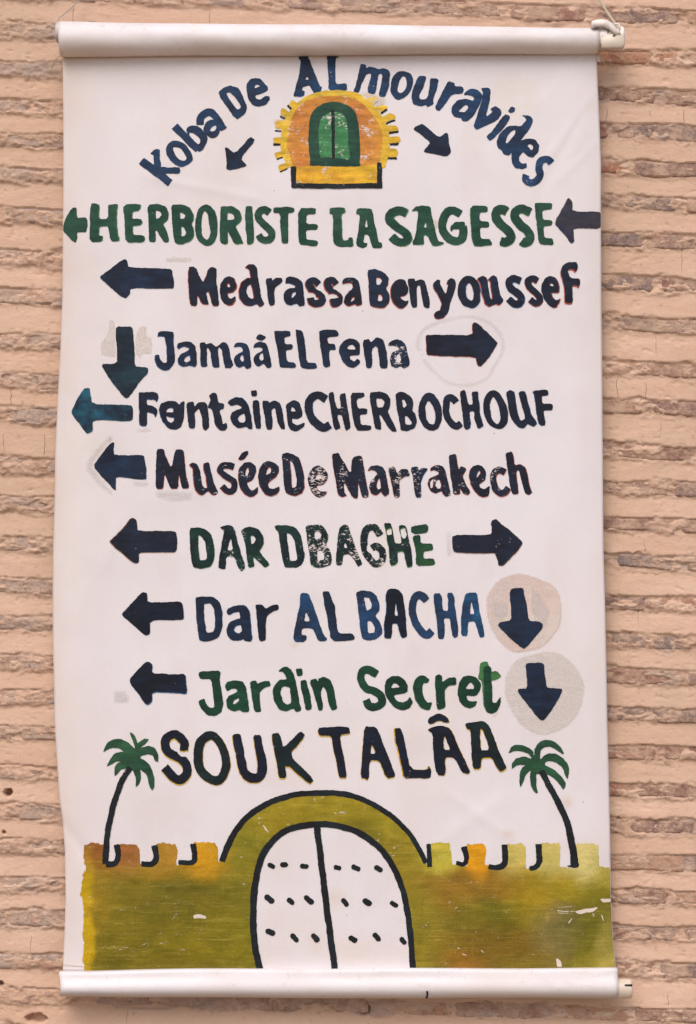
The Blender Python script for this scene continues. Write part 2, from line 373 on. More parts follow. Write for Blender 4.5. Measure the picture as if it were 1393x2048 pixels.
# wall core behind the face
c0 = P(X0, Y0_, -85, KW); c1 = P(X1, Y1_, -330, KW)
bx = [(x, y, z) for x in (c0[0], c1[0]) for y in (c0[1], c1[1]) for z in (c0[2], c1[2])]
mesh_obj('wall_core', bx, [(0, 1, 3, 2), (4, 6, 7, 5), (0, 4, 5, 1), (2, 3, 7, 6), (0, 2, 6, 4), (1, 5, 7, 3)], 'mortar', wall, smooth=False)
def wall_h(x, y):
    i = min(max(int(np.searchsorted(xs, x)), 0), len(xs) - 1); j = min(max(int(np.searchsorted(ys, y)), 0), len(ys) - 1)
    return h[max(j - 1, 0):j + 1, max(i - 1, 0):i + 1].max()
for ci, (cx_, ya, yb, w_) in enumerate(((1214, 213, 241, .9), (1300, 220, 232, .7), (1368, 218, 250, 1.0), (1364, 498, 546, .8), (1235, 752, 795, .9), (1292, 762, 799, .9), (1313, 668, 715, .6), (1277, 1222, 1250, .6),
                        (1322, 840, 870, .5), (22, 778, 812, 1.0), (88, 868, 912, 1.0), (147, 14, 46, .9), (420, 18, 52, .7), (8, 868, 905, .7), (1290, 1085, 1108, .6), (62, 1870, 1905, .6), (255, 2020, 2046, .8), (1337, 1985, 2012, .7))):
    V_ = []; N_ = 9
    for i_ in range(N_):
        y_ = ya + (yb - ya) * i_ / (N_ - 1); x_ = cx_ + 3.5 * (vnoise(y_ / 9, ci * 3.3, 4) - .5) + 2 * (vnoise(y_ / 3, ci * 3.3, 4) - .5); ww = w_ * (.35 + .65 * math.sin(math.pi * (i_ + .5) / N_))
        hh_ = wall_h(x_, y_) + .15
        for sg in (-1, 1): V_.append(P(x_ + sg * ww / 2, y_, WALL + hh_, KW))
    mesh_obj('crack', V_, [(2 * i_, 2 * i_ + 1, 2 * i_ + 3, 2 * i_ + 2) for i_ in range(N_ - 1)], 'crack', wall)
gm = mesh_obj('bounce_ground', [(-60, -60, 0), (60, -60, 0), (60, .1, 0), (-60, .1, 0)], [(0, 1, 2, 3)], 'dust', smooth=False); gm['kind'] = 'structure'  # unseen ground sheet, added to bounce warm light onto wall and rolls
rnd = random.Random(5); nb = 0
for k in range(NR):
    x = X0 + 12 + rnd.uniform(0, 120)
    while x < X1 - 60:
        L = rnd.uniform(120, 235); xe = min(x + L, X1 - 12); ym = LC[k] + (RC[k] - LC[k]) * (x + L / 2 - 60) / 1240
        seen = xe < 330 or x > 1070 or x < 250 or ym < 75 or ym > 1960
        if seen and Y0_ + 25 < ym < Y1_ - 25 and nb < 290:
            fine = 3.6 if (-30 < xe and x < 1420 and -30 < ym < 2080) else 9
            bxs = np.arange(x, xe + fine, fine); nrow = 13 if fine < 5 else 6
            yc = yc_k(k, bxs) + rnd.uniform(-1, 1); hh = hh_k(k, bxs) - .5
            tt = np.linspace(-1, 1, nrow)
            BX = np.repeat(bxs[None], nrow, 0); BY = yc[None] + hh[None] * tt[:, None]
            tilt = rnd.uniform(-1.8, 1.8) * (BX - BX.mean()) / L + rnd.uniform(-1.3, 1.1)
            BH = brick_h(BX, BY, k + nb) + tilt
            ex = np.minimum(BX - x, xe - BX); BH = BH - 5 * np.exp(-(ex / 4) ** 2) - 4 * np.exp(-((1 - np.abs(tt))[:, None] * 22 / 3) ** 2)
            BX2 = BX + 2 * (fbm(BX / 9, BY / 6, 50, 2) - .5)
            # skirt ring running back into the wall
            BXp = np.pad(BX2, 1, 'edge'); BYp = np.pad(BY, 1, 'edge'); BHp = np.pad(BH, 1, constant_values=-38)
            V = np.stack([(BXp - W0 / 2) * KW / 1000, (-WALL - BHp) / 1000, ZC - (BYp - H0 / 2) * KW / 1000], -1).reshape(-1, 3)
            bo = mesh_obj('brick', V, grid_faces(*BXp.shape), 'brick', wall); nb += 1
        x = xe + rnd.uniform(9, 15)

# ------------------------------------------------------------------ the banner cloth
def left_x(y): return np.interp(y, [100, 115, 300, 400, 600, 700, 800, 900, 1000, 1100, 1200, 1300, 1400, 1450, 1530, 1600, 1640, 1700, 1800, 1870, 1940],
                                [126, 126, 127, 126.5, 124, 120, 114, 109, 107, 104, 103, 104, 107, 108, 113, 118, 124, 129, 131, 129, 126])
def right_x(y): return np.interp(y, [100, 115, 160, 200, 330, 450, 600, 800, 900, 1100, 1200, 1350, 1450, 1550, 1700, 1800, 1860, 1940],
                                 [1194, 1194, 1196, 1198, 1203, 1203, 1204, 1206, 1207, 1208, 1211, 1214, 1216, 1219, 1222, 1223, 1226, 1232])
def relief(x, y):
    lx = left_x(y); rx = right_x(y)
    t = np.clip((x - lx) / 85, 0, 1)
    r = -15 * (1 - t) ** 2 * np.exp(-((y - 1180) / 470) ** 2) - 3 * (1 - t) ** 2
    t2 = np.clip((rx - x) / 60, 0, 1); r = r - 4 * (1 - t2) ** 2
    r = r + 9 * (fbm(x / 330, y / 420, 90, 2) - .5) + 3.4 * (fbm(x / 95, y / 120, 93, 2) - .5)
    # creases
    for (ax, ay, bx_, by_, w, amp) in ((1185, 190, 1095, 320, 8, .8), (1165, 225, 1075, 400, 10, -.7), (1190, 290, 1120, 360, 7, .6), (1130, 150, 1080, 210, 8, .5), (1080, 620, 1180, 560, 10, .5), (150, 760, 210, 900, 12, .7), (165, 1180, 150, 1330, 10, .8), (470, 130, 400, 180, 9, .5), (690, 300, 560, 410, 16, .6), (1000, 1600, 860, 1700, 15, .8),
                                       (300, 355, 520, 400, 9, .8), (120, 1640, 210, 1760, 12, -2.0), (900, 1590, 1030, 1680, 12, .9), (240, 1040, 205, 1140, 12, .8), (1150, 1850, 1235, 1700, 12, -.9)):
        L = math.hypot(bx_ - ax, by_ - ay); ux, uy = (bx_ - ax) / L, (by_ - ay) / L
        s = (x - ax) * ux + (y - ay) * uy; d = -(x - ax) * uy + (y - ay) * ux
        r = r + amp * np.exp(-(d / w) ** 2) * sstep(-40, 15, s) * sstep(L + 40, L - 15, s)
    # pulled in towards the two rods
    r = r * sstep(96, 190, y) * sstep(1950, 1880, y)
    return r
banner = empty('banner', P(680, 1965, 0), 'white roll up cloth banner hand painted with directions to sights and a city gate', 'banner')
cr, cc = 370, 230
yy = np.linspace(96, 1942, cr); tt = np.linspace(0, 1, cc)
lx, rx = left_x(yy), right_x(yy)
CX = lx[:, None] + (rx - lx)[:, None] * tt[None]; CY = np.repeat(yy[:, None], cc, 1)
V = np.stack([(CX - W0 / 2) / 1000, -relief(CX, CY) / 1000, ZC - (CY - H0 / 2) / 1000], -1).reshape(-1, 3)
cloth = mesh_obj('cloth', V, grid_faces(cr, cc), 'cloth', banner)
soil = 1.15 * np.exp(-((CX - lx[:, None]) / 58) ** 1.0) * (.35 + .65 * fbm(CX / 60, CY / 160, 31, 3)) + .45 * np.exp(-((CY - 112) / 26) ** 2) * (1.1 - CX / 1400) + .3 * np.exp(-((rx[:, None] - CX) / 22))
for (sx, sy, ra, rb, am) in ((330, 140, 160, 40, .25), (470, 1840, 90, 50, .0), (590, 1850, 60, 40, .35), (690, 1900, 90, 30, .4), (760, 1910, 60, 30, .45), (540, 1905, 50, 30, .3), (330, 1615, 60, 25, .2), (580, 1545, 60, 30, .3),
                            (930, 560, 60, 40, .15), (590, 1290, 8, 7, .7), (820, 245, 60, 30, .25), (810, 880, 60, 15, .15), (1135, 1605, 10, 12, .9), (1018, 1668, 12, 8, .9), (674, 1797, 20, 17, .75), (632, 1890, 14, 22, .5), (1150, 1690, 60, 20, .3), (230, 1700, 30, 20, .2)):
    soil = soil + am * np.exp(-(((CX - sx) / ra) ** 2 + ((CY - sy) / rb) ** 2) ** 1.2)
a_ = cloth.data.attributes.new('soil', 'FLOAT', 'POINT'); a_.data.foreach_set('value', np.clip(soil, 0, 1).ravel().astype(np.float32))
sm = cloth.modifiers.new('thickness', 'SOLIDIFY'); sm.thickness = .0009; sm.offset = -1

# ------------------------------------------------------------------ painted marks: brush outlines turned into thin skins of paint
def catmull(p, n_=6, closed=False):
    p = np.array(p, float); N = len(p); o = []
    rng = range(N) if closed else range(N - 1)
    for i in rng:
        if closed: a, b_, c_, d = p[(i - 1) % N], p[i], p[(i + 1) % N], p[(i + 2) % N]
        else: a, b_, c_, d = p[max(i - 1, 0)], p[i], p[i + 1], p[min(i + 2, N - 1)]
        for t in np.arange(n_) / n_:
            o.append(.5 * ((2 * b_) + (c_ - a) * t + (2 * a - 5 * b_ + 4 * c_ - d) * t * t + (3 * b_ - a - 3 * c_ + d) * t ** 3))
    if not closed: o.append(p[-1])
    return np.array(o)
def chaikin(p, r):
    p = np.array(p, float); q = np.roll(p, -1, 0)
    return np.stack([p * (1 - r) + q * r, p * r + q * (1 - r)], 1).reshape(-1, 2)
def sdf_poly(X, Y, p):
    d2 = np.full(X.shape, 1e12); ins = np.zeros(X.shape, bool)
    for i in range(len(p)):
        ax, ay = p[i]; bx_, by_ = p[(i + 1) % len(p)]; ex, ey = bx_ - ax, by_ - ay
        L = ex * ex + ey * ey
        if L < 1e-9: continue
        t = np.clip(((X - ax) * ex + (Y - ay) * ey) / L, 0, 1)
        d2 = np.minimum(d2, (X - ax - t * ex) ** 2 + (Y - ay - t * ey) ** 2)
        if ay != by_:
            c_ = ((ay > Y) != (by_ > Y)) & (X < (bx_ - ax) * (Y - ay) / (by_ - ay) + ax); ins ^= c_
    d = np.sqrt(d2); return np.where(ins, -d, d)
def sdf_stroke(X, Y, p, w, flat=True):
    N = len(p); r = np.linspace(w[0], w[1], N) / 2; D = np.full(X.shape, 1e9)
    for i in range(N - 1):
        ax, ay = p[i]; ex, ey = p[i + 1] - p[i]; L = ex * ex + ey * ey
        if L < 1e-9: continue
        t = np.clip(((X - ax) * ex + (Y - ay) * ey) / L, 0, 1)
        D = np.minimum(D, np.hypot(X - ax - t * ex, Y - ay - t * ey) - (r[i] * (1 - t) + r[i + 1] * t))
    if flat:
        for (e, q, rr) in ((p[0], p[1], r[0]), (p[-1], p[-2], r[-1])):
            dv = e - q; dv = dv / np.hypot(*dv); pl = (X - e[0]) * dv[0] + (Y - e[1]) * dv[1] - rr * .12
            D = np.where((pl > 0) & (np.hypot(X - e[0], Y - e[1]) < 1.6 * rr), np.maximum(D, pl), D)
    return D
_CASE = {1: [(0, 4, 7)], 2: [(1, 5, 4)], 4: [(2, 6, 5)], 8: [(3, 7, 6)], 3: [(0, 1, 5, 7)], 6: [(1, 2, 6, 4)], 12: [(2, 3, 7, 5)], 9: [(3, 0, 4, 6)],
         5: [(0, 4, 7), (2, 6, 5)], 10: [(1, 5, 4), (3, 7, 6)], 7: [(0, 1, 2, 6, 7)], 14: [(1, 2, 3, 7, 4)], 13: [(2, 3, 0, 4, 5)], 11: [(3, 0, 1, 5, 6)], 15: [(0, 1, 2, 3)]}
def march(S, x0, y0, st):
    H, Wd = S.shape; N = H * Wd
    I = S < 0; c = I[:-1, :-1] * 1 + I[:-1, 1:] * 2 + I[1:, 1:] * 4 + I[1:, :-1] * 8
    jj, ii = np.nonzero(c); cs = c[jj, ii]; b0 = jj * Wd + ii
    loc = np.stack([b0, b0 + 1, b0 + Wd + 1, b0 + Wd, N + b0, 2 * N + b0 + 1, N + b0 + Wd, 2 * N + b0], 1)
    faces = []
    for k, pl in _CASE.items():
        sel = loc[cs == k]
        for poly in pl: faces += sel[:, list(poly)[::-1]].tolist()
    if not faces: return None, None
    ids = np.unique(np.concatenate([np.array(f) for f in faces]) if len(faces) < 10 else np.fromiter((v for f in faces for v in f), dtype=np.int64))
    typ = ids // N; q = ids % N; j = q // Wd; i = q % Wd
    X = x0 + i * st; Y = y0 + j * st; X = X.astype(float); Y = Y.astype(float)
    Sf = S.ravel(); s0 = Sf[q]
    m1 = typ == 1; s1 = Sf[np.minimum(q + 1, N - 1)]; X[m1] += st * (s0 / (s0 - s1 + 1e-12))[m1]
    m2 = typ == 2; s2 = Sf[np.minimum(q + Wd, N - 1)]; Y[m2] += st * (s0 / (s0 - s2 + 1e-12))[m2]
    mp = np.full(3 * N, -1); mp[ids] = np.arange(len(ids)); mp = mp.tolist()
    return (X, Y, np.where(typ == 0, s0, 0.)), [[mp[v] for v in f] for f in faces]
FORT = (.20, .165, .012); FK = .95
BLOBS = [  # x, y, rx, ry, colour, strength: the painter's own colour changes
    (205, 1705, 60, 38, (.34, .10, .03), 1.0), (265, 1705, 30, 30, (.42, .17, .05), .9), (335, 1710, 32, 32, (.52, .26, .035), .9), (412, 1712, 38, 40, (.78, .38, .012), 1.1),
    (330, 1740, 120, 14, (.40, .24, .02), .8), (172, 1850, 13, 130, (.62, .40, .008), 1.3), (200, 1790, 22, 60, (.34, .22, .015), .8), (250, 1800, 50, 60, (.26, .19, .015), .4),
    (370, 1800, 120, 50, (.155, .13, .012), .8), (300, 1870, 90, 60, (.20, .16, .010), .6), (420, 1880, 80, 70, (.25, .20, .010), .7), (340, 1925, 200, 16, (.14, .11, .006), .6),
    (650, 1610, 200, 26, (.36, .28, .018), 1.1), (480, 1690, 50, 60, (.27, .235, .020), .9), (560, 1640, 70, 30, (.34, .25, .015), .6), (820, 1700, 40, 70, (.34, .26, .022), .8), (800, 1640, 50, 30, (.36, .30, .02), .7),
    (480, 1850, 45, 90, (.21, .19, .012), .7), (500, 1650, 40, 30, (.33, .29, .02), .5), (850, 1850, 28, 90, (.30, .24, .02), .7),
    (878, 1705, 32, 38, (.66, .56, .07), 1.2), (953, 1712, 25, 38, (.88, .39, .010), 2.0), (1035, 1712, 32, 38, (.70, .57, .15), 1.2), (1105, 1712, 32, 38, (.72, .60, .18), 1.2), (1177, 1712, 36, 42, (.76, .66, .24), 1.2),
    (1215, 1755, 25, 25, (.52, .42, .07), 1.0), (960, 1765, 110, 26, (.30, .155, .02), .9), (905, 1790, 45, 40, (.32, .18, .02), .8), (1085, 1770, 70, 30, (.42, .30, .012), .8),
    (1180, 1775, 60, 22, (.30, .25, .015), .7), (960, 1830, 70, 30, (.17, .15, .012), .8), (1060, 1800, 40, 50, (.38, .27, .014), .6), (1110, 1860, 45, 55, (.20, .165, .055), .9),
    (990, 1885, 80, 35, (.22, .125, .014), .9), (930, 1925, 40, 22, (.35, .15, .02), .9), (1180, 1870, 45, 50, (.17, .15, .012), .8), (1215, 1910, 22, 60, (.42, .35, .08), .9), (1200, 1925, 40, 20, (.36, .29, .03), .6),
    (880, 1890, 40, 40, (.28, .19, .018), .7), (1040, 1925, 70, 18, (.20, .13, .012), .6)]
def fort_colour(X, Y):
    C = np.ones((len(X), 3)) * np.array(FORT); Wt = np.ones(len(X)) * .2
    wx = X + 26 * (fbm(X / 40, Y / 40, 5, 3) - .5); wy = Y + 26 * (fbm(X / 40, Y / 40, 6, 3) - .5)
    C = C * .2
    for (x, y, a_, b_, col, s) in BLOBS:
        q = ((wx - x) / a_) ** 2 + ((wy - y) / b_) ** 2; w = s * np.exp(-q ** 1.6 * .8)
        C += w[:, None] * np.array(col); Wt += w
    return C / Wt[:, None] * FK
counter = [0]
def skin(name, ops, mat, layer, wear, shift=(0, 0), grow=0., parent=None, step=1.25):
    allp = np.concatenate([np.array(o[2]) for o in ops if o[0] in 'pbscSC'])
    mw = max([max(o[1]) for o in ops if o[1]] + [0]) / 2 + 4
    x0, y0 = allp.min(0) - mw; x1, y1 = allp.max(0) + mw
    X, Y = np.meshgrid(np.arange(x0, x1, step), np.arange(y0, y1, step)); S = np.full(X.shape, 1e9)
    # the hand of the painter: outlines wander a little
    Xw = X + 1.5 * (vnoise(X / 13, Y / 13, 1) - .5) + 1.0 * (vnoise(X / 4, Y / 4, 2) - .5)
    Yw = Y + 1.5 * (vnoise(X / 13, Y / 13, 3) - .5) + 1.0 * (vnoise(X / 4, Y / 4, 4) - .5)
    if mat == 'fortress':
        Xw = Xw + 5 * (vnoise(X / 2.6, Y / 5, 7) - .5) * (X < 215) + 2.5 * (vnoise(X / 9, Y / 9, 8) - .5); Yw = Yw + 3.5 * (vnoise(X / 3, Y / 12, 9) - .5)
    for (t, w, pts) in ops:
        if t == 'p': S = np.minimum(S, sdf_poly(Xw, Yw, chaikin(pts, .06 if mat == 'fortress' else .16)))
        elif t == 'b': S = np.minimum(S, sdf_poly(Xw, Yw, catmull(pts, 4, True)))
        elif t == 'h': S = np.maximum(S, -sdf_poly(Xw, Yw, chaikin(pts, .16)))
        elif t == 'g': S = np.maximum(S, -sdf_poly(Xw, Yw, catmull(pts, 4, True)))
        else:
            q = catmull(pts, 6) if t in 'cC' else np.array(pts, float)
            S = np.minimum(S, sdf_stroke(Xw, Yw, q, w, t in 'sc'))
    S = S - grow
    Xs, Ys = X + shift[0], Y + shift[1]
    S = np.maximum(S, np.maximum(left_x(Ys) + .8 - Xs, Xs - right_x(Ys) + .8)); S = np.maximum(S, np.maximum(101 - Ys, Ys - 1941))
    XY, F = march(S, x0 + shift[0], y0 + shift[1], step)
    if XY is None: return None
    counter[0] += 1
    off = .28 + .16 * layer + .0008 * counter[0]
    px, py, sv = XY; R = relief(px, py) + off
    V = np.stack([(px - W0 / 2) / 1000, -R / 1000, ZC - (py - H0 / 2) / 1000], -1)
    o = mesh_obj(name, V.tolist(), F, mat, parent if parent is not None else banner)
    o['wear'] = float(wear)
    if mat in ('pink', 'beige', 'grey', 'pale', 'ochre'):
        a_ = o.data.attributes.new('thin', 'FLOAT', 'POINT'); a_.data.foreach_set('value', np.clip(-sv / (5.0 if mat in ('pink', 'beige') else 8.0), 0, 1).astype(np.float32))
    if mat == 'fortress':
        a_ = o.data.attributes.new('paint', 'FLOAT_COLOR', 'POINT')
        C = np.concatenate([fort_colour(px, py), np.ones((len(px), 1))], 1); a_.data.foreach_set('color', C.astype(np.float32).ravel())
    return o
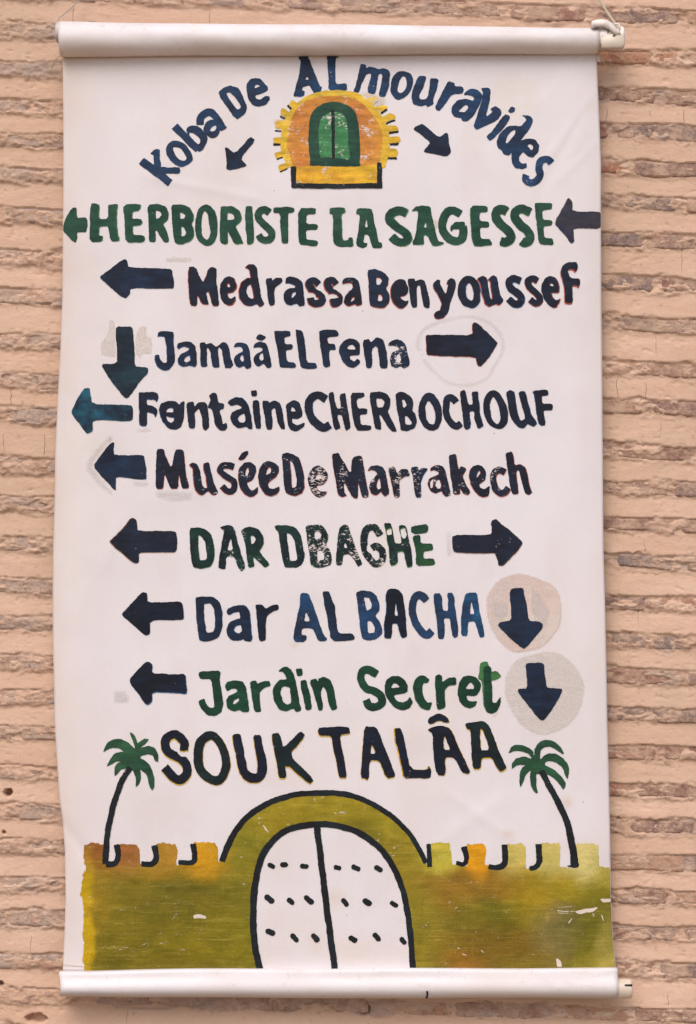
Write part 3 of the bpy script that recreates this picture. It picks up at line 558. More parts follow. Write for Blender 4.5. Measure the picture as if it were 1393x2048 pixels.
DATA = """# halos and touch ups
T 950 1130 240
M touch_up_patch pink 0
b 125,450 150,320 250,190 400,110 540,90 700,130 880,210 980,330 1015,520 990,720 880,870 750,980 500,1030 380,990 250,860 160,680
M touch_up_patch beige 0
b 345,1400 370,1250 480,1090 650,1035 850,1000 1020,1040 1180,1180 1270,1370 1265,1560 1200,1740 1060,1890 850,1975 700,1965 550,1880 420,1700 350,1540
M touch_up_patch grey 1
p 640,260 720,270 800,400 890,520 860,700 690,850 700,640 640,560
p 190,420 400,410 410,560 350,640 270,650 200,600
T 190 640 280
M touch_up_patch beige 0
p 55,230 130,130 140,0 200,0 210,125 215,380 130,370 60,360
p 395,160 450,60 520,60 530,165 575,165 575,345 470,350 455,400 410,350
T 700 635 320
M touch_up_patch grey 0
c 50 620,330 590,230 640,110 760,50 900,12 1050,-8 1200,40 1310,150 1330,290 1250,440 1180,540 1000,590 850,560 700,440 620,330
T 160 865 280
M touch_up_patch grey 0
p 310,20 340,80 270,130 130,330 240,460 350,600 310,640 180,540 45,370 60,290 180,130
M touch_up_patch grey 0
p 725,570 1135,575 1130,680 950,710 760,660
M touch_up_patch grey 0
p 515,475 700,480 695,545 530,545
T 190 510 280
M touch_up_patch beige 0
p 700,20 975,20 960,80 710,85
T 880 1025 200
M touch_up_patch grey 0
p 70,260 170,250 190,620 90,640
T 130 765 280
M touch_up_patch grey 0
p 705,460 850,440 875,490 800,510 720,500
M touch_up_patch grey 0
p 380,590 455,510 500,560 470,600
T 240 1305 280
M touch_up_patch grey 0
p -70,370 60,370 110,450 100,510 0,520 -70,500
T 650 395 280
M touch_up_patch ochre 0 .9
b 1078,210 1125,225 1140,300 1110,320 1085,300
T 740 1305 280
M touch_up_patch ochre 0 .9
p 1205,620 1280,580 1300,600 1240,660
T 430 1560 450
T 540 100 280
M touch_up_patch pale 0 .8
p 900,440 960,400 1170,460 1160,560 1050,600 960,520
M touch_up_patch pale 0 .8
p 20,680 200,670 200,790 40,800
# title
T 270 140 280
M letter blue 3 .0
s 80 70,912 170,985 260,1050 350,1125
c 68 218,802 222,900 232,990
p 155,838 190,800 235,790 245,860 190,855
s 62 260,1000 445,1003
M letter blue 3
b 315,790 340,735 400,703 490,730 560,820 580,890 550,930 465,970 380,930 325,860
g 388,770 450,785 505,850 512,885 480,907 430,880 393,825
M letter blue 3
b 515,600 570,555 640,570 705,640 724,700 690,785 640,815 580,740
g 548,622 600,640 650,690 650,722 630,742 590,705 552,660
s 75 400,562 628,795
M letter blue 3
b 683,590 710,525 770,495 835,540 848,610 825,660 765,680 712,650
g 750,600 770,570 805,555 812,585 790,612 765,612
c 72 650,545 662,470 735,420 795,455 885,588
M letter blue 3
p 825,232 880,180 960,157 1030,185 1075,260 1120,370 1110,420 1070,460 1005,500
h 905,232 950,228 1000,275 1055,360 1050,388 1015,403
M letter blue 3
p 1110,200 1115,140 1150,95 1200,80 1255,88 1295,140 1325,165 1325,205 1280,230 1195,258 1210,290 1250,297 1300,258 1338,265 1342,295 1310,345 1250,368 1180,355 1130,300
h 1190,187 1197,155 1222,145 1250,160
M arrow navy 3
p 1150,660 1203,700 1055,880 1115,945 1105,960 1010,985 940,1000 908,985 915,880 895,775 920,775 1000,835
T 540 100 280
M letter blue 3 .1
p 288,65 390,60 385,90 400,95 450,240 500,365 522,365 505,415 440,430 420,400 395,350 330,372 325,405 352,408 345,460 300,470 238,465 240,435 290,250 310,105 288,95
h 353,300 368,258 387,294
M letter blue 3 .1
p 562,60 690,60 688,72 662,75 655,200 655,340 765,335 770,395 740,410 585,410 583,250 572,75
M letter blue 3 .35
p 905,135 960,145 965,185 1000,160 1090,190 1130,183 1185,200 1198,250 1185,380 1150,470 1085,460 1110,330 1120,250 1105,232 1085,240 1065,340 1050,445 975,430 975,380 1010,250 1005,232 960,240 920,330 885,432 830,415 870,300 890,200
M letter blue 3
b 1200,370 1230,260 1290,215 1350,212 1405,240 1428,310 1405,400 1350,465 1275,497 1218,450
g 1270,400 1290,310 1320,265 1350,270 1364,320 1345,395 1300,427
# emblem
M sun_tooth yellow 2 .2
p 225,490 285,545 240,600 185,545
M sun_tooth yellow 2 .4
p 120,570 200,610 165,670 105,640
M sun_tooth yellow 2 .8
p 55,705 195,700 190,790 55,790
M sun_tooth yellow 2 .2
p 38,870 150,870 150,935 38,935
M sun_tooth yellow 2 .3
p 40,1025 160,1000 180,1060 60,1085
M sun_tooth yellow 2 .2
p 75,1155 170,1115 200,1170 105,1215
M sun_tooth yellow 2 .8
p 960,490 1050,460 1080,500 1020,560
M sun_tooth yellow 2 .2
p 1040,570 1130,545 1172,560 1165,600 1100,620
M sun_tooth yellow 2 .2
p 1110,670 1200,630 1245,650 1245,690 1145,725
M sun_tooth yellow 2 .3
p 1160,755 1270,755 1282,800 1180,820
M sun_tooth yellow 2 .1
p 1175,865 1285,860 1305,900 1285,930 1180,935
M sun_tooth yellow 2 .1
p 1170,985 1260,980 1280,1030 1260,1070 1165,1070
M tooth_outline black 3 .2
s 20 175,548 215,590
M tooth_outline black 3 .2
s 18 105,658 160,685
M tooth_outline black 3 .3
s 16 52,805 112,812
M tooth_outline black 3 .1
s 22 38,943 115,942
M tooth_outline black 3 .3
s 12 65,1088 130,1068
M tooth_outline black 3 .2
s 13 105,1215 178,1182
M tooth_outline black 3 .2
s 20 1105,632 1165,595
M tooth_outline black 3 .3
s 18 1158,738 1245,700
M tooth_outline black 3 .3
s 22 1190,828 1278,812
M tooth_outline black 3 .1
s 24 1195,942 1280,938
M tooth_outline black 3 .3
s 20 1170,1078 1262,1080
M tooth_outline black 3 .8
s 9 1035,535 1080,500
M sun_ring yellow 3 .45
b 205,1175 150,1090 110,1000 108,900 122,780 158,680 220,585 290,515 390,448 500,415 620,403 760,406 880,435 960,490 1060,590 1130,680 1180,800 1195,900 1190,1000 1160,1120 1125,1175 900,1200 400,1200
M window_arch orange 4 .68
b 172,960 180,860 200,740 250,620 340,520 450,475 600,458 740,462 870,500 960,570 1050,680 1105,780 1122,880 1110,1000 1085,1120 1062,1150 900,1180 400,1180 250,1160 200,1060
M window_sill amber 5 .5
p 258,1170 400,1152 900,1165 1068,1135 1072,1345 700,1345 268,1340
M window_pane lightgreen 5 .65
p 500,1085 485,900 483,780 500,700 545,640 622,610 626,1085
M window_pane lightgreen 5 .65
p 634,1085 634,606 700,615 755,660 775,740 780,900 808,1100
M window_frame green 6 .12
b 400,1100 388,900 395,720 430,610 500,550 600,520 690,522 790,560 855,630 885,760 900,1000 897,1120 888,1160 640,1160 410,1150
h 500,1080 487,900 485,780 502,700 545,648 620,617 700,622 750,667 772,740 778,900 805,1095 700,1075 560,1072
M window_mullion black 7 .15
s 33 627,600 633,1080
M window_base_line black 6 .25
s 52 235,1165 240,1370
s 50 216,1352 700,1360 1110,1350
s 48 1090,1128 1096,1375
# title right
T 820 120 310
M letter blue 3
p 82,140 145,145 150,170 120,250 82,330 90,352 140,355 160,340 180,240 182,165 258,170 250,250 210,355 215,400 160,428 145,405 85,418 30,400 15,340 25,270
M letter blue 3
p 345,190 405,205 400,235 470,235 487,265 470,305 400,302 370,320 320,400 265,458 230,445 228,415 290,290
M letter blue 3
p 485,320 490,295 540,258 600,262 640,300 655,325 630,400 580,490 520,558 470,545 465,522 400,515 375,470 380,410 430,360 500,350 560,370 580,345 555,322 510,318
h 438,462 480,412 520,408 525,430 490,470
M letter blue 3
p 640,252 715,248 727,275 710,400 685,515 745,470 725,435 770,412 820,440 828,475 790,540 690,590 600,632 572,595 600,520 650,350 655,290
M letter blue 3
p 850,483 908,508 860,600 740,722 715,725 688,690 740,640
p 915,418 950,435 940,470 905,478 885,460
M letter blue 3
p 998,497 1080,505 1110,540 1090,600 1000,720 920,830 890,862 840,845 830,820 790,790 780,730 810,660 880,600 940,588 1000,600 1048,540 1030,515
h 856,742 880,678 925,633 952,630 945,670 900,720 875,750
M letter blue 3 .1
p 910,870 920,800 980,735 1060,705 1130,715 1168,770 1155,830 1110,878 1070,875 1015,830 985,870 985,915 1010,935 1052,925 1050,965 1010,985 950,975 915,930
h 1053,772 1080,756 1107,775 1102,807 1085,810
M letter blue 3 .45
c 64 1270,925 1235,893 1175,915 1158,980 1172,1040 1130,1092 1085,1105 1040,1080 1045,1038
M arrow navy 3
p 105,575 135,590 260,700 325,652 342,660 352,750 372,835 330,872 240,850 128,835 130,815 190,745 95,670 32,625 50,600
# herboriste
T 120 395 280
M arrow green 3
p 125,100 165,98 168,205 260,197 275,220 275,300 262,345 170,347 178,410 158,452 125,430 30,325 32,265 70,170
M letter green 3 0 lgreen 1.5 .5
p 310,65 350,55 395,75 385,215 485,215 480,75 570,68 572,110 562,170 562,270 578,390 590,400 585,435 505,437 485,285 390,285 387,380 425,385 420,440 300,442 300,240
M letter green 3 0 lgreen 1.5 .5
p 632,72 805,70 800,115 775,135 720,140 718,215 800,215 820,245 795,280 722,285 725,378 830,378 845,410 830,445 655,448 645,250
M letter green 3
p 875,75 980,65 1060,90 1090,160 1080,220 1030,270 1060,330 1090,410 1085,450 1040,450 955,310 958,450 890,440 885,250
h 957,132 1000,140 1018,175 995,205 960,210
M letter green 3 0 lgreen 1 .8
p 1108,75 1220,72 1300,110 1332,180 1328,230 1305,260 1332,320 1330,390 1290,440 1220,465 1150,460 1130,380 1115,200
h 1190,146 1225,150 1257,180 1240,214 1195,214
h 1205,288 1240,300 1262,355 1245,387 1210,394
T 380 395 280
M letter green 3
b 53,280 75,150 130,83 190,80 245,128 272,220 280,340 262,420 212,477 160,482 92,432 62,370
g 118,270 125,180 150,140 180,175 192,260 207,350 190,407 165,417 133,390 120,330
M letter green 3 0 lgreen 1 1
p 305,95 330,85 430,88 490,130 517,190 505,240 450,285 480,350 515,430 530,455 455,465 430,440 375,320 375,455 345,467 305,450 300,300
h 370,152 420,158 447,200 440,222 370,228
M letter green 3 0 lgreen .5 1.5
p 550,98 600,88 622,95 630,280 638,445 600,465 570,455 555,280
M letter green 3 .1
c 72 790,150 745,122 690,150 685,210 750,280 810,340 815,395 770,427 715,415 690,380
M letter green 3
p 835,100 1035,97 1047,125 1030,155 975,155 978,280 983,460 915,462 900,290 898,160 830,155
M letter green 3
p 1080,105 1255,103 1250,170 1165,175 1160,265 1270,265 1275,290 1260,325 1158,328 1155,420 1265,430 1275,460 1255,485 1110,475 1082,440
T 650 395 280
M letter green 3 0 lgreen 1.5 0
p 52,105 120,98 188,105 198,145 160,170 162,300 168,430 238,425 240,400 270,405 282,488 130,495 95,465 85,430 80,170 52,165
M letter green 3
p 325,103 465,112 480,170 500,280 525,400 540,445 570,450 572,505 480,507 465,470 435,372 392,372 385,445 425,455 415,490 370,505 320,485 315,440 340,280 348,172 305,165
h 398,300 415,210 430,300
M letter green 3 0 lgreen 2 .5
c 80 800,155 735,130 660,160 642,220 700,285 790,345 822,400 790,440 720,440 668,392
M letter green 3 0 lgreen 0 1
p 865,135 905,95 970,83 1045,92 1065,170 1100,340 1130,435 1190,450 1160,470 1080,480 1050,440 1030,385 1000,370 985,380 985,450 980,470 880,470 875,440 905,380 930,180 930,130
h 985,302 1000,238 1015,302
M letter green 3
c 82 1345,165 1280,132 1215,150 1175,240 1175,320 1230,410 1310,437 1365,410 1378,350 1372,290
p 1250,340 1248,290 1290,245 1380,242 1395,250 1395,315 1340,315 1270,320 1262,345
T 930 385 280
M letter green 3 0 lgreen -1 .5
p 55,135 225,135 230,195 145,200 145,288 235,290 245,315 238,345 150,350 160,465 245,465 270,500 270,525 150,535 100,530 78,490 60,300
M letter green 3 0 lgreen .5 1
c 86 412,190 370,168 320,185 308,240 350,310 420,370 455,420 450,462 410,492 362,484
M letter green 3 0 lgreen -.5 1
c 84 645,195 570,165 510,190 503,250 555,320 620,380 650,440 640,480 600,502 570,485
M letter green 3
p 693,112 740,103 870,108 862,168 770,180 775,275 865,278 878,300 862,335 780,345 795,460 875,458 885,528 760,525 735,500 710,300
M arrow plum 3 0
p 1015,70 1040,58 1070,100 1072,190 1340,190 1365,210 1365,360 1082,357 1082,450 1092,485 1060,515 1030,480 940,365 895,315 905,270 960,180
# medrassa
T 190 510 280
M arrow navy 3
p 300,42 325,55 340,125 755,140 775,165 795,335 700,342 355,330 355,385 310,437 270,420 50,230 60,210 250,65
M letter dark 3 0 red -.5 .5
p 932,125 1000,113 1082,290 1130,140 1160,118 1215,135 1208,190 1225,400 1238,510 1175,505 1140,360 1112,370 1135,480 1130,490 1070,492 1022,395 1022,505 955,508 940,400
M letter dark 3 .1 red 1 1
p 1240,370 1250,290 1290,230 1345,213 1385,235 1410,285 1405,335 1375,375 1315,382 1330,425 1365,437 1398,410 1400,455 1370,495 1330,502 1280,480 1250,430
h 1310,316 1320,283 1340,283 1352,320
T 460 520 280
M letter dark 3 .1 red -1 0
p 155,82 195,45 240,45 272,80 290,230 315,370 350,440 305,470 275,435 200,462 140,440 95,370 90,300 120,220 180,180 215,185 200,95
h 165,320 175,270 210,240 230,290 245,375 225,392 185,375
M letter dark 3 0
p 358,185 420,175 425,205 450,180 520,180 522,220 500,245 450,275 445,320 450,450 390,458 375,340
M letter dark 3 .15 blueu .5 .5
p 548,235 560,180 600,163 660,175 720,215 735,330 745,450 690,463 665,430 610,452 560,440 535,390 540,330 580,285 660,275 640,245 590,230
h 608,372 620,330 655,315 655,345 625,380
M letter dark 3 .2 red -1 1
c 68 880,240 840,208 800,215 790,255 840,320 900,350 925,390 900,428 850,432 815,412 808,380
M letter dark 3 .05 red -1.5 1
c 68 1060,240 1020,200 975,218 980,270 1030,320 1085,365 1092,410 1060,435 1035,420 1030,388
M letter dark 3 .15 red 0 1
p 1115,240 1125,195 1170,175 1240,180 1280,205 1300,310 1322,435 1270,460 1250,435 1170,460 1135,430 1145,370 1190,310 1225,280 1220,235 1170,225
h 1198,412 1215,373 1242,363 1240,392 1215,410
T 720 520 240
M letter navy 3 0 red 0 1
p 88,120 180,100 280,140 338,210 335,280 305,325 345,400 345,490 290,550 220,560 150,540 120,520 105,330
h 188,195 240,205 262,240 235,285 195,292
h 208,392 245,400 268,455 255,475 210,480
M letter dark 3 .1 red -1 1
p 358,360 375,290 420,235 470,218 530,235 560,320 560,375 520,420 460,428 490,465 530,480 567,465 550,520 500,560 450,555 400,510 365,440
M letter dark 3 0
p 555,225 630,210 645,245 700,225 750,240 770,310 800,410 815,480 808,560 770,560 740,545 720,430 700,300 672,300 660,340 672,550 610,555 590,500 570,350
M letter dark 3 0 red -.5 .7
p 855,270 900,228 935,230 935,290 1000,405 1030,285 1005,280 1020,235 1055,210 1105,230 1117,290 1085,400 1050,500 1030,600 975,670 910,685 870,665 863,620 890,592 940,580 955,500 900,400 855,320
M letter dark 3 0 blueu 1 .5
b 1133,350 1150,270 1200,203 1265,188 1332,215 1385,300 1397,400 1385,492 1332,552 1280,557 1198,522 1148,440
g 1223,330 1240,283 1270,273 1300,310 1320,390 1310,462 1280,472 1238,430
T 940 515 240
M letter navy 3 0 red -1.2 1
p 85,245 150,210 200,240 220,350 235,470 270,495 250,350 240,280 212,260 275,200 320,235 340,350 350,440 400,500 345,560 300,540 230,575 180,545 145,430 130,320
M letter dark 3 0 blueu 1 1
c 82 580,268 500,245 450,290 470,355 550,415 597,480 575,530 515,535 455,485
M letter dark 3 0 red 0 1
c 74 782,268 730,245 678,270 690,340 755,400 810,460 810,510 765,532 705,490
M letter dark 3 0 red 1 .5
p 828,390 835,310 870,240 930,215 990,235 1020,290 1035,340 1032,410 940,410 960,470 1000,500 1055,470 1030,530 1000,580 960,585 910,550 860,480
h 916,328 935,296 965,303 977,332
M letter dark 3 0 red -1 2.5
p 1055,150 1075,95 1130,55 1230,52 1250,90 1252,130 1225,170 1205,138 1150,135 1138,165 1165,235 1265,245 1280,270 1270,350 1240,325 1190,325 1195,420 1195,530 1110,530 1100,400 1085,280 1060,200
# jamaa
T 190 640 280
M arrow teal 3
p 210,65 360,68 380,90 390,200 402,300 402,465 530,475 540,530 450,610 350,765 320,783 290,770 150,590 55,435 225,437 222,300 212,150
M letter navy 3 0 blueu -.7 .5
p 635,130 660,113 780,115 790,150 785,230 800,380 790,440 740,495 690,500 630,465 600,400 605,350 645,345 645,390 690,430 725,420 720,280 705,165 650,165 630,168
M letter navy 3 .15 blueu -.7 .7
p 820,265 835,230 900,212 960,218 1000,260 1015,350 1018,440 1000,465 955,450 920,458 880,465 835,440 830,390 860,340 940,300 945,275 890,258 840,288
h 888,400 910,365 952,348 957,400 920,422 900,417
M letter navy 3 0
p 1045,228 1098,222 1105,240 1160,225 1215,270 1270,225 1310,225 1335,270 1350,370 1384,450 1350,480 1295,480 1280,400 1265,300 1240,270 1225,300 1235,400 1240,475 1175,475 1160,380 1140,290 1118,270 1118,430 1130,450 1110,470 1055,470 1050,350
T 440 640 280
M letter navy 3 .25 blueu 0 .5
p 140,270 155,235 210,222 270,240 295,300 315,440 310,470 270,485 245,450 200,475 160,455 142,400 160,350 235,310 225,275 190,265
h 201,392 205,355 232,343 242,395 225,420
M letter navy 3 0
p 333,275 345,235 400,215 460,230 485,280 515,440 510,470 470,483 440,430 380,470 345,440 335,380 360,340 425,310 425,280 370,272
h 391,380 405,343 430,328 440,395 410,407
p 362,188 380,150 410,140 465,170 430,208 390,200
M letter navy 3 .05
p 540,122 560,108 700,108 710,160 635,172 650,238 715,240 730,265 715,295 655,300 672,420 740,420 760,455 745,478 600,475 590,400
M letter navy 3
p 750,95 825,108 845,200 865,425 960,425 975,485 870,488 805,470 790,400 770,250 755,130
M letter navy 3 .05
p 985,118 1030,98 1165,100 1185,140 1180,165 1070,168 1078,238 1145,240 1158,300 1085,302 1102,460 1060,473 1028,460 1010,320 990,160
M letter navy 3 .25
p 1183,320 1195,260 1240,200 1295,180 1360,195 1395,245 1400,350 1290,355 1300,390 1340,410 1370,385 1402,400 1395,435 1330,478 1270,465 1215,410
h 1265,290 1280,260 1315,245 1345,270 1345,292
T 700 635 320
M letter navy 3 .05
p 110,195 170,183 180,215 235,172 290,190 315,270 330,400 325,440 280,445 262,420 245,270 225,245 195,275 195,420 180,440 145,437 130,340
M letter navy 3 .7
p 330,245 350,210 400,190 455,200 490,240 510,330 522,415 465,445 445,420 410,440 360,425 345,370 360,310 425,280 430,260 380,245
h 400,387 410,330 435,313 444,375 425,397
M arrow dark 3 0 red -.3 .3
p 658,165 680,150 1070,155 1063,70 1085,38 1110,48 1290,215 1270,260 1180,390 1140,428 1115,420 1098,340 690,332 672,318
# fontaine
T 130 765 280
M arrow petrol 3
p 190,65 250,50 262,130 272,215 660,222 680,250 682,330 670,380 560,387 280,372 280,490 225,517 150,420 62,310 65,275 115,180
M letter dark 3 .05 blueu -.5 .5
p 742,105 760,95 890,95 925,110 935,150 918,195 900,170 820,165 820,220 880,235 925,270 925,300 910,345 890,310 820,290 820,430 765,432 745,415
M letter dark 3 0 blueu -.5 .3
p 942,280 960,210 1020,185 1100,185 1145,225 1160,198 1195,182 1197,250 1185,370 1160,440 1100,470 1030,450 980,390
h 1008,297 1025,260 1060,250 1087,263 1090,300
h 1010,333 1050,348 1094,350 1092,380 1065,404 1028,387
T 400 765 240
M letter dark 3
p -150,233 -72,222 -65,280 -15,235 60,230 90,260 105,400 118,510 75,560 40,540 25,430 -5,300 -60,350 -50,440 -55,535 -125,540 -145,350
M letter dark 3
p 105,148 160,113 200,130 218,240 280,248 278,310 232,322 250,400 270,488 315,462 325,515 290,558 230,555 185,505 160,400 148,315 95,290 95,270 130,200
M letter dark 3 0 blueu .5 0
p 318,240 340,205 420,170 490,180 550,230 590,350 610,540 565,540 540,510 440,535 375,480 350,400 375,350 430,315 490,300 480,275 430,252 355,270
h 435,420 455,383 520,353 532,440 510,467 460,467
M letter dark 3
p 608,215 660,205 688,220 705,400 715,540 655,540 635,470
p 588,92 660,90 665,158 600,162
M letter dark 3
p 722,210 800,208 810,235 870,208 935,240 965,330 992,548 940,535 900,450 880,310 860,298 828,330 850,500 835,545 780,548 760,450
M letter dark 3
p 1000,290 1010,250 1085,198 1160,230 1198,340 1190,390 1140,425 1065,420 1080,470 1130,498 1220,460 1205,520 1120,575 1050,550 1020,480
h 1055,337 1063,283 1090,293 1120,337
T 600 765 260
M letter dark 3 .1 blueu .6 0
c 82 275,178 190,135 110,180 95,260 115,360 165,430 250,483 318,455
M letter dark 3 .2
p 305,115 365,97 385,240 400,275 440,278 430,120 490,108 510,250 530,380 548,490 500,520 480,480 455,350 405,350 420,430 438,490 385,515 360,470 340,330
M letter dark 3
p 540,108 690,108 695,155 610,175 625,275 725,280 720,335 640,345 655,455 765,460 765,510 620,520 590,480 560,330
M letter dark 3
p 740,105 860,95 940,120 972,190 965,270 945,310 980,390 1045,525 975,525 850,320 875,490 860,510 805,495 780,350
h 818,168 880,176 910,215 890,264 828,270
M letter dark 3 .05
p 1025,130 1060,102 1120,105 1200,160 1222,230 1205,300 1245,340 1258,420 1230,490 1150,525 1085,518 1065,400 1035,260
h 1096,183 1125,188 1144,240 1125,270 1103,264
h 1126,353 1160,363 1200,420 1192,450 1133,452
T 840 765 280
M letter dark 3
b -15,280 5,180 50,113 100,101 152,128 197,200 222,300 214,390 182,457 120,480 58,452 8,380
g 55,260 70,203 95,183 130,230 150,290 157,370 135,414 100,407 68,350
M letter dark 3
c 68 360,195 320,150 280,158 262,215 264,300 300,390 360,438 408,412
M letter dark 3 0 blueu .5 .3
p 392,92 450,72 480,220 530,220 518,95 575,85 590,220 600,330 635,430 580,460 545,370 540,280 490,285 505,400 500,450 460,468 440,440 420,280
M letter dark 3 .05
b 630,230 648,140 700,86 750,83 802,120 852,210 880,300 874,400 822,457 750,457 678,402 638,320
g 698,250 705,190 730,146 765,185 790,260 802,350 790,397 760,407 718,350
M letter dark 3 .05 blueu .6 0
p 858,95 900,75 940,95 955,200 970,300 1000,385 1055,360 1020,260 1000,170 980,95 1040,85 1055,110 1080,230 1110,330 1170,405 1135,445 1075,405 1030,455 980,445 920,380 885,280
M letter dark 3 0 blueu -.6 .3
p 1120,82 1270,67 1282,125 1210,135 1220,215 1310,212 1325,240 1322,275 1230,280 1255,420 1215,430 1185,400 1160,270 1140,130
# musee
T 160 865 280
M arrow navy 3 .12
p 330,98 350,105 340,170 345,225 630,225 640,240 660,340 670,465 610,470 360,435 360,520 355,585 240,460 130,335 200,240 290,120
M letter dark 3 .25 red .3 .3
p 768,165 835,160 850,225 912,360 955,180 965,170 1030,170 1045,290 1065,440 1090,555 1015,555 985,400 975,555 905,560 840,400 832,562 760,560 755,400
M letter dark 3 .4 red -1 .6
p 1090,320 1120,300 1170,315 1200,380 1220,520 1240,550 1275,550 1255,430 1230,310 1285,295 1310,380 1330,490 1385,595 1350,620 1310,610 1285,575 1230,620 1190,610 1150,560 1135,450 1130,360
T 430 890 250
M letter dark 3 .25 red -.7 .4
c 68 212,242 150,225 85,235 66,290 130,350 205,400 222,460 200,510 140,512 90,465
M letter dark 3 .4 red -.3 .5
p 258,370 270,270 330,195 390,185 450,220 462,290 430,370 400,400 360,420 380,480 420,510 485,465 485,520 440,570 395,578 330,540 280,470
h 336,337 355,268 380,248 387,300 360,357
p 262,160 305,85 370,62 372,100 330,155 290,172
M letter dark 3 .45 red 0 1
p 480,350 490,270 530,205 590,178 660,190 715,240 715,300 680,350 600,410 590,440 610,480 650,490 720,460 722,500 690,545 620,570 560,545 520,490 490,430
h 566,342 580,278 610,240 634,270 620,312
M letter dark 3 .35 red .5 .6
p 745,105 800,83 880,105 940,150 970,230 990,350 998,460 970,540 900,570 830,550 780,520 765,330
h 835,168 870,195 895,290 917,400 905,467 858,482 845,300
M letter dark 3 1 red .3 .3
p 1030,380 1050,310 1100,240 1155,225 1220,260 1262,330 1250,390 1210,440 1130,455 1160,510 1210,520 1250,510 1230,560 1170,582 1110,560 1065,500
h 1113,392 1125,348 1160,316 1187,340 1187,377
T 650 890 230
M letter dark 3 .5 red 0 .5
p 90,120 110,98 175,92 195,150 315,355 330,150 435,120 460,180 490,380 538,620 500,640 455,630 400,430 405,640 340,640 230,430 240,590 270,612 210,630 160,600 110,300
M letter dark 3 .6 red 0 .5
p 518,310 560,255 630,238 700,260 740,330 760,450 785,590 730,625 695,590 690,560 620,612 560,580 538,510 560,430 640,350 620,310 570,302
h 620,502 640,428 665,398 682,520 650,542
M letter dark 3 .75 red 0 .3
p 770,275 840,262 862,290 875,340 930,285 1010,290 1032,370 960,380 900,430 905,520 912,630 850,640 830,560 800,430
M letter dark 3 .75 blueu .5 .3
p 1045,270 1120,258 1138,310 1180,275 1255,285 1200,350 1165,440 1160,530 1170,635 1110,640 1085,560 1060,380
T 850 890 230
M letter dark 3 .6 red -.5 0
p 70,310 80,270 160,243 230,260 265,340 290,480 320,600 270,628 225,590 210,550 130,587 65,550 38,480 55,410 130,370 172,350 165,320 110,305
h 130,480 140,430 185,413 207,480 190,522 150,532
h 62,450 95,410 118,400 105,440 100,520 70,535
M letter dark 3 .45 red .3 .3
p 292,118 380,110 395,230 405,300 440,250 510,290 455,375 500,480 555,570 520,602 470,590 430,520 430,590 345,598 330,470 305,300
M letter dark 3 .45 red -.5 .5
p 535,380 550,300 600,250 650,240 710,265 748,340 735,420 660,480 680,520 730,535 790,490 790,560 770,620 700,632 640,600 570,510
h 626,402 640,338 665,303 677,340 655,377
M letter dark 3 .65 red .5 1
c 78 970,325 905,297 850,330 826,400 850,510 900,572 960,578 1008,520
M letter dark 3 .3 red .5 0
p 975,98 1045,73 1068,110 1090,250 1160,235 1220,270 1250,370 1275,530 1300,570 1255,608 1210,580 1180,470 1150,320 1120,300 1105,330 1125,480 1138,595 1060,600 1030,480 1000,260
# dar dbaghe
T 200 1025 280
M arrow dark 3 .08 rust -1.2 .2
p 300,70 330,50 362,65 375,120 378,185 750,182 765,210 772,300 770,370 750,400 540,395 390,398 395,490 370,505 335,500 230,410 105,300 115,275 260,130
M letter deep 3 .3 lgreen .5 .5
p 895,185 905,155 980,150 1050,165 1100,215 1130,290 1142,400 1135,480 1100,535 1010,557 930,545 910,480 900,330
h 975,220 1010,235 1050,290 1062,380 1065,450 1050,470 990,472 980,350
T 430 1035 250
M letter deep 3 .45
p 52,105 150,83 205,100 232,160 260,280 300,430 345,550 300,605 255,560 225,440 130,435 120,570 105,580 40,560 45,480 80,280 105,160 80,130
h 138,367 165,270 180,223 202,362
M letter deep 3 .3 lgreen .7 .7
p 292,150 340,110 410,98 490,130 540,210 540,300 490,375 540,440 612,520 555,555 480,480 425,430 440,545 375,558 355,430 330,250
h 393,200 430,203 459,240 440,292 408,302
M letter deep 3 .35
p 663,100 700,85 800,85 890,100 950,180 980,280 1003,430 980,510 920,560 780,560 760,500 735,350 710,160 680,140
h 803,163 850,190 887,250 907,370 917,460 890,484 838,487 820,350
M letter deep 3 .8
p 1010,85 1180,80 1230,120 1270,190 1265,250 1240,305 1290,370 1310,450 1300,520 1230,555 1130,560 1070,535 1050,380 1020,200
h 1110,165 1150,153 1192,185 1180,237 1120,252
h 1140,375 1180,368 1217,400 1222,450 1210,472 1148,480
T 660 1030 230
M letter deep 3 .8
p 120,150 175,110 230,140 270,260 310,390 400,590 345,632 320,590 255,480 170,475 150,610 75,605 80,450 100,250
h 173,397 185,328 217,402
M letter deep 3 .75
c 86 610,245 550,155 465,160 420,240 415,350 440,450 500,550 560,595 620,570 645,500 625,420 560,378 515,400
M letter deep 3 .35 lgreen 0 1.5
p 655,100 740,95 765,190 790,345 870,345 865,260 835,140 870,118 925,130 950,250 990,440 1005,610 940,635 920,560 900,435 815,435 825,560 790,600 735,605 720,440 690,250 680,170
h 690,170 745,150 755,175 757,235 690,245
h 850,165 915,145 922,180 940,240 905,290 868,260
M letter green2 3 .05
p 983,160 1000,135 1175,108 1195,160 1175,210 1040,232 990,210
p 1005,255 1090,235 1108,350 1245,345 1255,420 1135,445 1140,525 1255,522 1278,580 1265,612 1045,620 1040,450 1015,330
T 880 1025 200
M arrow dark 3 .35 rust .3 .5
p 175,312 600,312 730,300 722,190 710,160 725,110 790,92 815,130 1060,320 1160,420 1100,510 920,700 880,735 820,732 795,650 772,560 640,572 195,555 178,440
# dar albacha
T 230 1165 280
M arrow ink 3
p 285,90 325,105 322,200 560,192 645,190 675,210 688,300 690,355 675,372 350,377 352,515 310,532 200,440 75,325 80,300 160,215 250,115
M letter navy 3 .03
